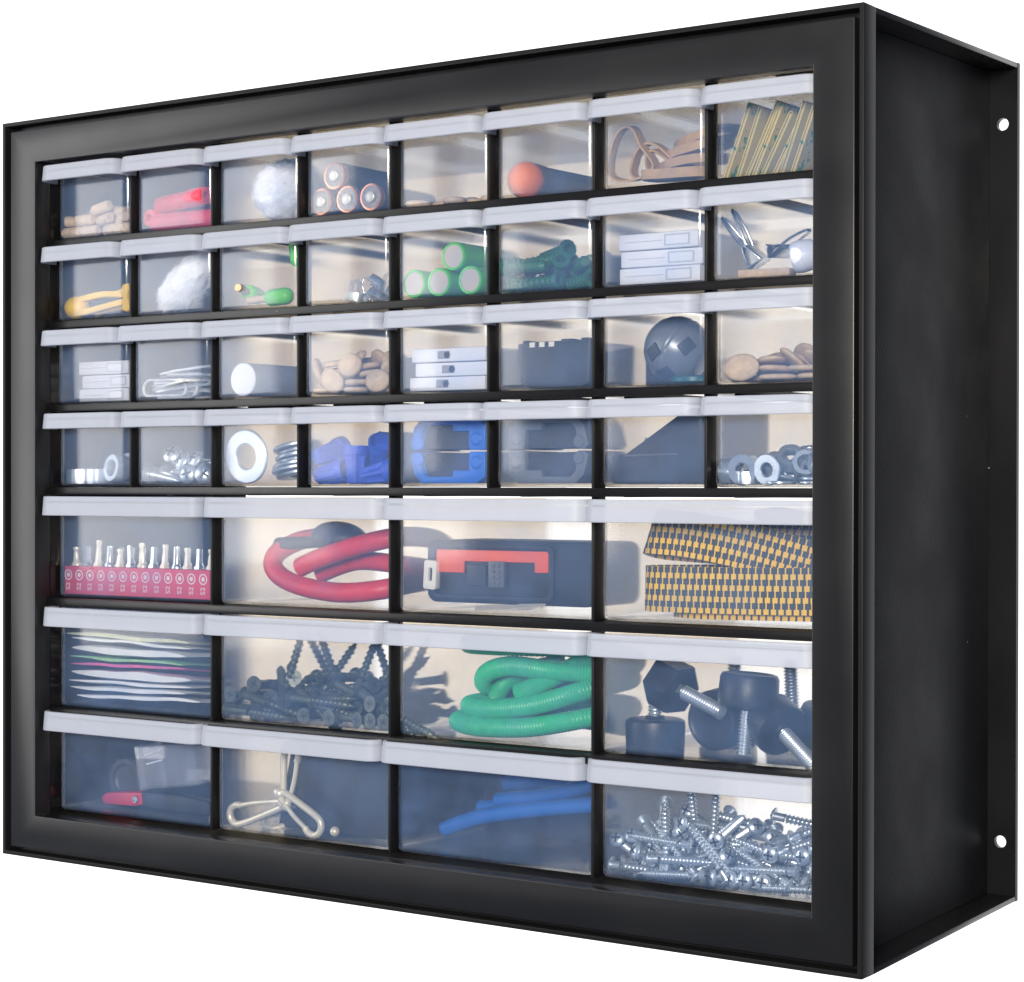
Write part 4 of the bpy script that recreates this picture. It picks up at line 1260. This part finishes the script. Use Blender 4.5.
def clamp(r, c, m, label, flip):
    t = thing('ring_clamp', label, 'clamp', L(r, c, 3, 4.5, 0.4))
    fx = (lambda x: 45 - x) if flip else (lambda x: x)
    for s, z0 in ((1, 16.2), (-1, 15.4)):
        fz = lambda z: z0 + s * z
        out = [(fx(x), fz(z)) for x, z in ((2, 0), (0, 2), (2.5, 11), (7, 15.2), (40, 15.2), (45, 12), (45, 0), (36, 0), (35.5, 4), (35.5, 9), (26, 9), (26, 12), (10, 12), (7, 9), (6, 0))]
        bm = new()
        prism(bm, out, 34)
        put('jaw', bm, m, t, bevel=.5)
        bm = new()
        prism(bm, [(fx(x), fz(z)) for x, z in ((6, .6), (36, .6), (36, 9.4), (26, 12.4), (9, 12.4))], 30, y0=3)
        put('core', bm, M['dark_grey'], t)
        bm = new()
        lathe(bm, [(0, 1.2), (2.2, 1.2), (3.4, .2), (3.4, -1), (0, -1)], 24, M4((fx(40.2), 0, fz(5.2)), (PI / 2, 0, 0)))
        put('hinge_boss', bm, m, t)
        bm = new()
        lathe(bm, [(0, .7), (2.6, .7), (3.2, .1), (3.2, -1), (0, -1)], 24, M4((fx(5.2), .2, fz(3.4)), (PI / 2, 0, 0)))
        put('latch_boss', bm, m, t)
clamp(3, 4, M['blue_clamp'], 'blue plastic ring clamp filling a fourth row drawer', False)
clamp(3, 5, M['grey_clamp'], 'grey plastic ring clamp beside the blue one', True)

t = thing('wedge_case', 'dark grey wedge shaped case filling a fourth row drawer', 'case', L(3, 6, 1, 5, .4))
bm = new()
prism(bm, [(1, 0), (49, 0), (50, 2), (50, 33), (42, 34), (36, 31), (8, 13.5), (0, 12.5), (0, 1.5)], 60)
put('shell', bm, M['dark_grey'], t, bevel=1.0)
bm = new()
prism(bm, [(8, 12.2), (36, 13.0), (36, 13.8), (8, 13.2)], 1.2, y0=-.5)
put('ridge', bm, M['mid_grey'], t, bevel=.15)
bm = new()
pp = [(18 + k * 1.15, 0.2, 19.6 + .12 * k + (1.0 if k % 2 else -.5) * (1.2 - .03 * k)) for k in range(20)]
sweep(bm, catmull(pp, 4), circ(0, 0, .22, 6))
put('scribble', bm, M['mid_grey'], t)

pn = pile('3,7', {'h': ('small_nut', hexnut_bm(11, 5.5, 3.3), M['zinc'], 'small shiny hexagon nut beside the bezel', 'nut', 'small hexagon nuts'),
                  'r': ('small_washer', washer_bm(7, 3.1, 1.4, 32), M['zinc'], 'small shiny washer lying among nuts', 'washer', 'small washers')})
again(pn['r'], L(3, 7, 12.2, 3.2, 6.6), (PI / 2 + .12, 0, .1), 'small bluish washer standing against the drawer front near the wall')
again(pn['r'], L(3, 7, 24.8, 2.8, 6.6), (PI / 2 + .1, .05, -.15), 'small pale washer standing upright, second from the wall')
for p, ro in (((30, 14, 10), (.9, .3, .2)), ((38, 12, 8), (1.2, -.3, .6)), ((46, 9, 7.5), (.4, .7, 0)), ((35, 22, 10), (.5, .1, .2)), ((48, 16, 9), (1.4, .2, 1.0)), ((22, 16, 7), (.8, .4, 0))):
    again(pn['h'], L(3, 7, *p), ro)

# --- fifth row
def text_bm(s, size):
    cu = bpy.data.curves.new('t', 'FONT')
    cu.body = s
    cu.size = size
    cu.align_x = 'CENTER'
    cu.align_y = 'CENTER'
    cu.extrude = .05
    o = bpy.data.objects.new('t', cu)
    COL.objects.link(o)
    dg = bpy.context.evaluated_depsgraph_get()
    me = bpy.data.meshes.new_from_object(o.evaluated_get(dg))
    bm = new()
    bm.from_mesh(me)
    bpy.data.objects.remove(o)
    bpy.data.curves.remove(cu)
    bpy.data.meshes.remove(me)
    return bm
t = thing('bit_holder', 'crimson bar shaped bit holder with white printed marks', 'bit holder', L(4, 0, 1, 3, .4))
bm = new()
box(bm, 0, 108, 0, 12, 0, 15.5)
put('bar', bm, M['crimson'], t, bevel=.6, smooth=30)
BX = [3.2 + 8.35 * k for k in range(13)]
bm = new()
tx = text_bm('S2', 4.4)
me = bpy.data.meshes.new('tmp')
tx.to_mesh(me)
tx.free()
for x in BX:
    base = len(bm.verts)
    bm.from_mesh(me)
    bm.verts.ensure_lookup_table()
    for v in bm.verts[base:]:
        v.co = M4((x, -.08, 4.4), (PI / 2, -PI / 2, 0)) @ v.co
    ringprism(bm, circ(x, 10.6, 2.9, 24), circ(x, 10.6, 2.3, 24), .2, y0=-.1)
    st = []
    for k in range(12):
        a = PI / 6 * k
        rr = 1.45 if k % 2 == 0 else 1.0
        st.append((x + rr * math.cos(a), 10.6 + rr * math.sin(a)))
    prism(bm, st, .2, y0=-.1)
bpy.data.meshes.remove(me)
put('printed_marks', bm, M['white_ink'], t, smooth=0)
BH = [25.5, 26, 29.5, 26.5, 25, 27, 28.5, 26.5, 28, 27, 26.5, 26, 26]
ORD = ['first', 'second', 'third', 'fourth', 'fifth', 'sixth', 'seventh', 'eighth', 'ninth', 'tenth', 'eleventh', 'twelfth', 'last']
for i, x in enumerate(BX):
    bm = new()
    h = BH[i] - 15.4
    lathe(bm, [(0, -.2), (3.1, -.2), (3.1, .9), (2.0, 2.4), (1.9, h * .45), (1.7 if i % 2 else 1.3, h * .75), (1.9, h * .86), (1.7, h), (0, h)], 6 if i % 3 else 12, sy=.8)
    solo('screwdriver_bit', bm, M['cream_metal'] if i % 2 == 0 else M['steel'], ORD[i] + ' silver screwdriver bit in the red holder, counted from the wall', 'bit', L(4, 0, 1 + x, 9, 16), (0, (rnd.random() - .35) * .12, 0), 'screwdriver bits', smooth=30)
b2 = None
for i, x in enumerate(BX[:-1]):
    bm = None
    if b2 is None:
        bm = new()
        lathe(bm, [(0, 0), (2.6, 0), (2.6, 3), (1.4, 5), (1.4, 11), (0, 11.2)], 6)
        b2 = solo('screwdriver_bit', bm, M['steel'], 'thin screwdriver bit in the back rank of the holder', 'bit', L(4, 0, x + 5, 13.0, 15.2), (-.12, 0, 0), 'screwdriver bits of the back rank')
    else:
        again(b2, L(4, 0, x + 5, 13.0, 15.2), (-.12, 0, 0))

def hose(bm, pts, r, n=10, rib=0, closed=False, seg=14, ribn=3):
    path = catmull(pts, n, closed)
    if rib:
        N = len(path) * ribn
        sc = lambda u: 1 + rib * math.cos(u * N * PI * 2 / 4)
        fine = catmull([tuple(p) for p in path], ribn, closed)
        sc = lambda u, m=len(fine): 1 + (rib if int(round(u * (m - 1))) % 2 else -rib)
        sweep(bm, fine, circ(0, 0, r, seg), closed, scale=sc)
    else:
        sweep(bm, path, circ(0, 0, r, seg), closed)
t = thing('bungee_cord', 'thick red rubber hose cord with a black hook', 'cord', L(4, 1, 0, 0, .3))
bm = new()
hose(bm, [(44, 12, 18), (56, 12, 22.5), (76, 16, 29), (98, 24, 34), (108, 40, 33), (104, 60, 27)], 5.0)
put('hose_strand', bm, M['red_hose'], t)
bm = new()
hose(bm, [(42, 30, 33), (33, 24, 31), (27, 14, 25), (29, 8.5, 18), (38, 7, 12), (54, 6.5, 8), (76, 6.5, 6.2), (97, 9, 8), (107, 22, 11), (106, 40, 12)], 5.0)
put('hose_strand', bm, M['red_hose'], t)
bm = new()
hose(bm, [(46, 24, 14), (66, 30, 21), (90, 34, 20), (106, 46, 17)], 4.8)
put('hose_strand', bm, M['red_hose'], t)
bm = new()
ball(bm, 1, M4((60, 24, 33), (0, .1, .2), (15.5, 11, 8.5)), n=28, m=16)
hose(bm, [(50, 22, 31), (40, 18, 30.5), (30, 14, 30), (29, 13, 30)], 3.2)
put('hook', bm, M['black_soft'], t)

t = thing('pocket_tool', 'black and orange power tool case with a cream latch', 'tool case', L(4, 2, 0, 0, .3))
bm = new()
prism(bm, rrect(11, 107, 3.5, 33.5, 5, 4), 42, y0=8)
put('body', bm, M['black_soft'], t, bevel=1)
bm = new()
ringprism(bm, rrect(14, 86, 5, 32, 4, 4), rrect(16.5, 83.5, 7.5, 29.8, 3, 4), 2.2, y0=6.2)
put('raised_rim', bm, M['black_soft'], t, bevel=.4)
bm = new()
prism(bm, [(17.4, 18), (34, 18), (34, 23.6), (75, 23.6), (75, 19), (82.6, 19), (82.6, 29), (17.4, 29)], 1.6, y0=6.9)
put('orange_panel', bm, M['tool_orange'], t, bevel=.35)
bm = new()
box(bm, 36, 47, 6.6, 8.5, 12, 22)
put('recess_plate', bm, M['dark_grey'], t, bevel=.4)
bm = new()
box(bm, 49, 58, 6.0, 8.5, 11.5, 24)
for i in range(2):
    for k in range(4):
        box(bm, 51 + i * 3, 52.8 + i * 3, 5.5, 6.5, 13 + k * 2.7, 14.6 + k * 2.7)
put('button_block', bm, M['mid_grey'], t, bevel=.2)
bm = new()
ringprism(bm, rrect(10.5, 18, 10.5, 24.5, 1.2, 3), rrect(13.3, 15.6, 14.5, 21, .8, 3), 4, mat=M4((0, 0, 0), (0, .06, 0)), y0=4.5)
put('latch', bm, M['ivory'], t, bevel=.4)
for i, (x, y, ro) in enumerate(((44, 5.2, .35), (58, 4.6, .15), (66, 6, -.2))):
    bm = new()
    box(bm, 0, 18, 0, 4, 0, .7)
    solo('steel_blade', bm, M['cream_metal'], ['steel blade under the tool case, nearest the wall', 'middle steel blade under the orange tool case', 'steel blade under the tool case, farthest from the wall'][i], 'blade', L(4, 2, x, y - 3, .5 + .8 * i), (.45, -.05, ro), 'steel blades', smooth=0)

t = thing('webbing_strap', 'yellow and black woven webbing strap folded in layers', 'strap', L(4, 3, 0, 0, .4))
up = Vector((0, .05, 1))
SW = 20.5
for pts, u in (([(112, 5.5, 14.6), (85, 4.4, 14.0), (55, 4.2, 13.6), (30, 5, 13.4), (18.5, 9, 13.4), (19, 17, 13.5), (40, 21, 14), (75, 22, 15), (110, 24, 16)], up),
               ([(112, 12, 22.5), (90, 11, 28), (65, 10, 34), (40, 9.5, 38), (22, 11, 39), (17.5, 16, 38), (24, 22, 36), (60, 26, 34), (108, 28, 32)], Vector((.28, .1, 1))),
               ([(112, 30, 36), (92, 26, 38), (74, 30, 40), (60, 38, 38), (72, 50, 34), (110, 54, 30)], Vector((-.3, .2, 1))),
               ([(112, 9, 9), (80, 8, 8.4), (48, 8, 8), (34, 12, 8), (36, 20, 8), (110, 26, 9)], up)):
    put('strap_layer', ribbon(pts, SW if pts[0][2] != 9 else 15, 1.6, u, False, 8, True), M['strap_weave'], t)

# --- sixth row
def packet_bm(w, d, th, seed, n=18):
    bm = new()
    V = {}
    for s in (0, 1):
        for i in range(n + 1):
            for j in range(n + 1):
                u, v = i / n, j / n
                e = 1
                bul = max(0, math.sin(PI * u)) ** .45 * (max(0, math.cos(PI / 2 * v)) ** .5) * (.75 + .25 * math.sin(PI * min(1, v * 3)))
                nz = noise.noise(Vector((u * 4 + seed, v * 4, seed))) * .9
                wave = noise.noise(Vector((u * 3.2, v * 2.0 + seed, 7 + seed))) * 1.3
                z = wave + (th / 2 * bul * (1 if s else -1)) * (1 + nz * .4) + (.14 if s else -.14)
                V[s, i, j] = bm.verts.new(((u - .5) * w, v * d, z + 1))
    for s in (0, 1):
        for i in range(n):
            for j in range(n):
                bm.faces.new((V[s, i, j], V[s, i + 1, j], V[s, i + 1, j + 1], V[s, i, j + 1]))
    ed = [(i, 0) for i in range(n)] + [(n, j) for j in range(n)] + [(i, n) for i in range(n, 0, -1)] + [(0, j) for j in range(n, 0, -1)]
    for a, b in zip(ed, ed[1:] + ed[:1]):
        bm.faces.new((V[0, a[0], a[1]], V[0, b[0], b[1]], V[1, b[0], b[1]], V[1, a[0], a[1]]))
    return bm
PK = [(1.8, 'paper_white', 2.2, 8, 'lowest white paper packet of the stack'), (5.4, 'paper_white', 2.4, -1, 'second lowest white paper packet of the stack'), (9.0, 'paper_white', 1.8, 0, 'white paper packet under the thick crumpled one'),
      (13.2, 'paper_white', 5.0, 0, 'thick crumpled white paper packet in mid stack'), (18.6, 'paper_pink', 1.6, 0, 'pink printed paper packet in the stack'), (21.8, 'paper_green', 1.6, -2, 'green printed paper packet above the pink one'),
      (26.2, 'paper_white', 4.2, -1, 'thick white paper packet above the green one'), (31.0, 'paper_white', 1.6, 0, 'white paper packet under the yellow one'), (33.8, 'paper_yellow', 2.4, 0, 'topmost yellowish paper packet of the stack')]
for i, (z, m, th, dx, lab) in enumerate(PK):
    solo('paper_packet', packet_bm(88, 44, th, i * 3.7), M[m], lab, 'paper packet', L(5, 0, 47 + dx, 4 + (i * 5 % 4) * .8, z + 3.4), (-.09 + rnd.uniform(-.015, .015), rnd.uniform(-.025, .025), rnd.uniform(-.05, .05)), 'stacked paper packets', smooth=60)

pk = pile('5,1', {'k': ('black_screw', screw_bm(44, 4.9, 'bugle', 29, 3.0, 4.1), [M['black_screw'], M['recess_dark']], 'black bugle headed screw in a heap', 'screw', 'black screws')})
for p, ro in (((58, 6, 10.5), (0, PI / 2 - .2, PI)), ((76, 5, 5), (0, PI / 2 - .07, PI + .04)), ((28, 14, 4), (PI - .1, .3, 0)), ((66, 26, 8), (PI - .1, .38, 0)), ((72, 28, 9), (PI, .75, .2)), ((80, 30, 12), (PI + .1, 1.0, 0)), ((98, 22, 7), (PI, .42, .4)),
              ((66, 22, 8), (PI, -.45, 0)), ((54, 10, 14), (0, .8, PI)), ((44, 10, 16), (0, .95, PI)), ((86, 8, 18), (0, 1.05, PI)), ((44, 20, 5), (PI - .35, .5, 0)), ((92, 32, 8), (PI, -.4, 0)), ((56, 32, 8), (PI, -.6, 0)), ((100, 9, 10), (0, 1.3, PI - .2)), ((62, 18, 20), (0, 1.15, PI + .2))):
    again(pk['k'], L(5, 1, *p), ro)

t = thing('hose_coil', 'bright green ribbed hose wound in a loose coil', 'hose', L(5, 2, 0, 0, .4))
pts = [(105, 40, 6), (60, 56, 6), (28, 38, 6), (26, 14, 6), (45, 6, 5), (75, 6, 7), (104, 16, 13), (106, 44, 15), (70, 58, 14.5), (36, 44, 14), (32, 16, 14), (47, 7, 13.6), (74, 7, 17), (100, 12, 25), (108, 40, 29),
       (76, 58, 27), (40, 48, 22), (36, 24, 23), (43, 14, 30), (60, 9, 34.5), (85, 9, 33.5), (106, 22, 33), (104, 50, 37), (64, 58, 41), (30, 36, 42), (31, 16, 43.5), (56, 9, 44), (104, 14, 45)]
bm = new()
hose(bm, pts, 4.7, 10, .035, seg=14, ribn=4)
put('coil', bm, M['green_hose'], t)
bm = new()
hose(bm, [(65, 8, 22), (76, 9, 26.5), (88, 12, 33), (100, 18, 40), (106, 32, 44)], 4.5, 10, .035, ribn=4)
put('free_end', bm, M['green_hose'], t)
bm = new()
hose(bm, [(40, 26, 18), (48, 22, 25), (60, 20, 31), (80, 24, 36)], 4.4, 10, .035, ribn=3)
put('inner_strand', bm, M['green_hose'], t)

def knob(p, rot, label, Ln=26, R=13.8, H=17, hexa=False):
    t = thing('knob_bolt', label, 'knob bolt', L(5, 3, *p), rot, 'black knob bolts')
    bm = new()
    lathe(bm, [(0, -1.4), (R * .3, -1.4), (R * .36, 0), (R * .86, 0), (R * .97, .8), (R, 2.5), (R * .97, H - 2), (R * .9, H - .4), (R * .8, H), (R * .72, H - .9), (0, H - 1.2)], 6 if hexa else 48)
    put('knob', bm, M['knob_black'], t, smooth=25 if hexa else 40)
    bm = new()
    lathe(bm, [(0, 0), (2.9, 0), (2.9, -2)], 14)
    thread(bm, 2.75, 3.45, -.5, -Ln, 1.5, 16)
    lathe(bm, [(2.7, -Ln + .4), (2.4, -Ln - .2), (0, -Ln - .2)], 16)
    put('threaded_rod', bm, M['zinc'], t, smooth=60)
def aim(x, y, z):
    return tuple(Vector((x, y, z)).to_track_quat('-Z', 'Y').to_euler())
knob((17.5, 18, 14), aim(0, 0, 1), 'black knob bolt standing rod up on the drawer floor at the wall', 20)
knob((33, 15.5, 27.5), aim(.93, -.22, -.30), 'black knob bolt lying high with its rod pointing at the bezel', 25, 12.5, 15, hexa=True)
knob((44, 42, 14.5), aim(.1, 1, .05), 'black knob bolt lying with its round face to the front', 20, 14.2)
knob((66.5, 15.5, 22.5), aim(-.06, -.05, -1), 'black knob bolt standing rod down in the middle of the drawer', 21, 13.6, 15)
knob((83, 18, 12), aim(.72, -.42, -.40), 'black knob bolt lying with its rod towards the lower corner', 30, 12.6, 15)
knob((94, 44, 20), aim(.35, -.1, 1), 'black knob bolt at the back with a tilted rod', 22)
knob((36, 56, 16), aim(.1, 0, 1), 'black knob bolt standing rod up at the back', 25)
knob((68, 56, 17), aim(-.05, 0, 1), 'black knob bolt standing rod up behind the middle one', 24)

# --- seventh row
t = thing('pocket_knife', 'red handled black folding tool on its drawer floor', 'folding tool', L(6, 0, 0, 0, .4))
bm = new()
prism(bm, [(15, 3), (18, .8), (40, 1.5), (47, 3), (46, 9.6), (30, 8.6), (19, 7.4), (15.5, 5.6)], 9, y0=16)
put('handle', bm, M['red_tool'], t, bevel=1.6)
bm = new()
prism(bm, [(38, .8), (92, 1), (96, 3), (95, 8.5), (70, 10.5), (44, 9.8), (39, 6)], 8, y0=16.6)
put('body', bm, M['black_soft'], t, bevel=1.3)
bm = new()
lathe(bm, [(0, .8), (1.8, .8), (2.2, .2), (2.2, -1), (0, -1)], 16, M4((42, 16, 5.6), (PI / 2, 0, 0)))
put('rivet', bm, M['steel'], t)
t = thing('clear_case', 'small transparent plastic case leaning above the red handled tool', 'case', L(6, 0, 53, 8, 13), (0.05, -.13, .1))
bm = new()
box(bm, 0, 40, 0, 16, 0, 23)
box(bm, 1, 39, 1, 15, 1, 22)
put('shell', bm, M['clear_acrylic'], t, bevel=.4)
bm = new()
box(bm, 0.2, 5.5, -.6, 16.4, -.5, 23.5)
put('hinge', bm, M['clear_acrylic'], t, bevel=.5)
bm = new()
for z in (12, 17):
    box(bm, 9, 20, -.4, .1, z, z + .7, mat=M4(rot=(0, -.15, 0)))
put('front_ribs', bm, M['white_plastic'], t)
bm = new()
lathe(bm, [(0, 0), (8, 0), (9, 1), (9, 3), (10.5, 3.4), (12, 3), (12.5, 0), (12.5, -3), (0, -3)], 36)
solo('dark_reel', bm, M['mid_grey'], 'dark round reel standing near the drawer wall', 'reel', L(6, 0, 20, 32, 13), (PI / 2, 0, 0))

t = thing('mesh_box', 'black box with a perforated mesh face behind the carabiners', 'mesh box', L(6, 1, 0, 0, .4))
bm = new()
prism(bm, [(26, 0), (107, 0), (108, 46), (36, 47)], 108, y0=17)
put('body', bm, M['dark_grey'], t, bevel=1)
bm = new()
box(bm, 78, 104, 16.6, 17.5, 4, 43)
put('mesh_panel', bm, M['mesh_cloth'], t, bevel=.2)
def carabiner(label, p, rot, Ln=34):
    t = thing('carabiner', label, 'carabiner', L(6, 1, *p), rot, 'beige carabiners')
    bm = new()
    sweep(bm, catmull([(3, 0, 4.2), (0, 0, 5), (-4, 0, 3.6), (-5.5, 0, 0), (-4, 0, -3.6), (0, 0, -5), (10, 0, -4.2), (22, 0, -2.6), (Ln - 2, 0, -1.5), (Ln, 0, 0), (Ln - 3, 0, 1.6), (Ln - 6, 0, 2)], 6), circ(0, 0, 1.85, 12))
    put('hook', bm, M['beige_metal'], t)
    bm = new()
    sweep(bm, catmull([(2, 0, 4.3), (12, 0, 3.8), (Ln - 5, 0, 2.1)], 6), circ(0, 0, 1.3, 10))
    put('gate', bm, M['beige_metal'], t)
    bm = new()
    ball(bm, 2.8, M4((Ln, 0, 0), (0, 0, 0), (1.3, 1, 1)), n=16, m=10)
    put('eye', bm, M['beige_metal'], t)
carabiner('beige carabiner pointing at the drawer wall', (8, 6.5, 6.5), (0, -.26, .06), 31)
carabiner('beige carabiner standing upright in the middle', (43, 8, 40), (.05, PI / 2 + .12, 0), 26)
carabiner('beige carabiner pointing down towards the drawer floor', (58, 7, 5.6), (0, -2.55, .05), 26)
carabiner('beige carabiner lying behind the other three', (26, 14, 4), (.5, -.35, .5), 22)
bm = new()
ball(bm, 2.6, n=16, m=10)
solo('bead', bm, M['beige_metal'], 'small shiny bead beside the lowest carabiner', 'bead', L(6, 1, 70, 10, 3))

t = thing('cable_bundle', 'blue cable bundle blurred far inside its drawer', 'cable', L(6, 2, 0, 0, .4))
for pts in ([(6, 30, 6), (28, 33, 14), (66, 38, 21), (104, 44, 26)], [(30, 42, 21), (60, 44, 26), (84, 48, 33), (106, 54, 38)], [(14, 50, 15), (44, 52, 18), (80, 56, 22), (106, 60, 21)], [(24, 58, 27), (60, 60, 31), (104, 66, 31)]):
    bm = new()
    hose(bm, pts, 3.9)
    put('cable', bm, M['cable_blue'], t)
bm = new()
box(bm, 3, 108, 70, 126, 0, 45)  # added block that darkens the view through the cable drawer
bmesh.ops.subdivide_edges(bm, edges=bm.edges[:], cuts=7, use_grid_fill=True)
for v in bm.verts:
    v.co.y += 5 * noise.noise(v.co * .05)
    v.co.z *= 1 - .10 * abs(noise.noise(Vector((v.co.x * .04, 0, 3))))
solo('dark_filler', bm, M['dark_grey'], 'added dark filler behind the blue cable', 'filler', L(6, 2, 0, 0, .4), smooth=80)

ps = pile('6,3', {'s': ('silver_screw', screw_bm(33, 4.5, 'pan', 29, 1.9, 3.9), [M['zinc'], M['recess_dark']], 'silver pan headed screw in a heap', 'screw', 'silver screws')})
for p, ro in (((31, 6, 3), (PI, -.04, 0)), ((27, 9, 4), (PI, .05, 0)), ((42, 14, 12), (PI, -.12, 0)), ((48, 16, 10), (PI - .1, .03, 0)), ((47, 5, 3.4), (0, 2.33, 0)), ((68, 4.5, 3), (0, 2.36, 0)), ((62, 5.5, 3.4), (0, 2.45, .05)),
              ((93, 5, 4.6), (0, 2.02, 0)), ((70, 7, 18), (0, -1.5, .06)), ((88, 8, 18), (0, -1.95, 0)), ((92, 10, 24), (0, -2.0, .1)),
              ((72, 3, 4.6), (PI / 2, 0, 0)), ((81, 3.2, 4.6), (PI / 2 - .1, .1, .1)), ((84, 3.8, 17), (PI / 2 + .1, .1, 0)), ((22, 9, 13), (PI / 2, .3, 0)), ((98, 8, 5), (0, -2.7, 0)), ((58, 12, 16), (0, 1.2, .1))):
    again(ps['s'], L(6, 3, *p), ro)
# ---------------------------------------------------------------- camera, world, lamps
cam = bpy.data.cameras.new('camera')
cam.sensor_fit = 'HORIZONTAL'
cam.sensor_width = 36
cam.lens = 2106.09 / 1024 * 36
cam.shift_x = (512 - 510.74) / 1024
cam.shift_y = (497.87 - 491) / 1024
cam.clip_start = .05
cam.clip_end = 60
co = bpy.data.objects.new('camera', cam)
COL.objects.link(co)
co.location = (.89126, -.79338, .20316)
co.rotation_euler = (1.56505, -.00133, .60659)
SC.camera = co

w = bpy.data.worlds.new('World')
SC.world = w
w.use_nodes = True
nt = w.node_tree
bg = nt.nodes['Background']
tc = nt.nodes.new('ShaderNodeTexCoord')
dt = nt.nodes.new('ShaderNodeVectorMath')
dt.operation = 'DOT_PRODUCT'
dt.inputs[1].default_value = (-.6, .8, 0)
nt.links.new(tc.outputs['Generated'], dt.inputs[0])
cr = nt.nodes.new('ShaderNodeValToRGB')       # white studio sweep behind the cabinet, dim cool room in front
mr = nt.nodes.new('ShaderNodeMapRange')
mr.inputs['From Min'].default_value = -1
mr.inputs['From Max'].default_value = 1
nt.links.new(dt.outputs['Value'], mr.inputs['Value'])
nt.links.new(mr.outputs['Result'], cr.inputs['Fac'])
e = cr.color_ramp.elements
e[0].position = 0
e[0].color = (.11, .14, .20, 1)
e[1].position = .81
e[1].color = (1.62, 1.62, 1.62, 1)
x = cr.color_ramp.elements.new(.66)
x.color = (.12, .15, .21, 1)
nt.links.new(cr.outputs['Color'], bg.inputs['Color'])
bg.inputs['Strength'].default_value = 1.0

def area(name, loc, target, size, power, col, size_y=None):
    l = bpy.data.lights.new(name, 'AREA')
    l.energy = power
    l.color = col
    l.size = size
    if size_y:
        l.shape = 'RECTANGLE'
        l.size_y = size_y
    o = bpy.data.objects.new(name, l)
    COL.objects.link(o)
    o.location = loc
    o.rotation_euler = (Vector(target) - Vector(loc)).to_track_quat('-Z', 'Y').to_euler()
    return o
area('softbox', (-1.17, -1.11, .48), (.1, 0, .26), .9, 17.5, (1.0, .985, .97), 1.21)
area('fill_lamp', (1.15, -1.75, .55), (.3, 0, .2), .45, 66, (1.0, .94, .85))

SC.render.engine = 'CYCLES'
SC.cycles.use_denoising = True
SC.cycles.denoiser = 'OPENIMAGEDENOISE'
SC.cycles.max_bounces = 14
SC.cycles.transparent_max_bounces = 40
SC.cycles.diffuse_bounces = 4
SC.cycles.glossy_bounces = 4
SC.cycles.transmission_bounces = 8
SC.cycles.caustics_reflective = False
SC.cycles.caustics_refractive = False
SC.cycles.sample_clamp_indirect = 4
SC.view_settings.view_transform = 'Standard'
SC.view_settings.look = 'None'
SC.view_settings.exposure = 0
SC.view_settings.gamma = 1
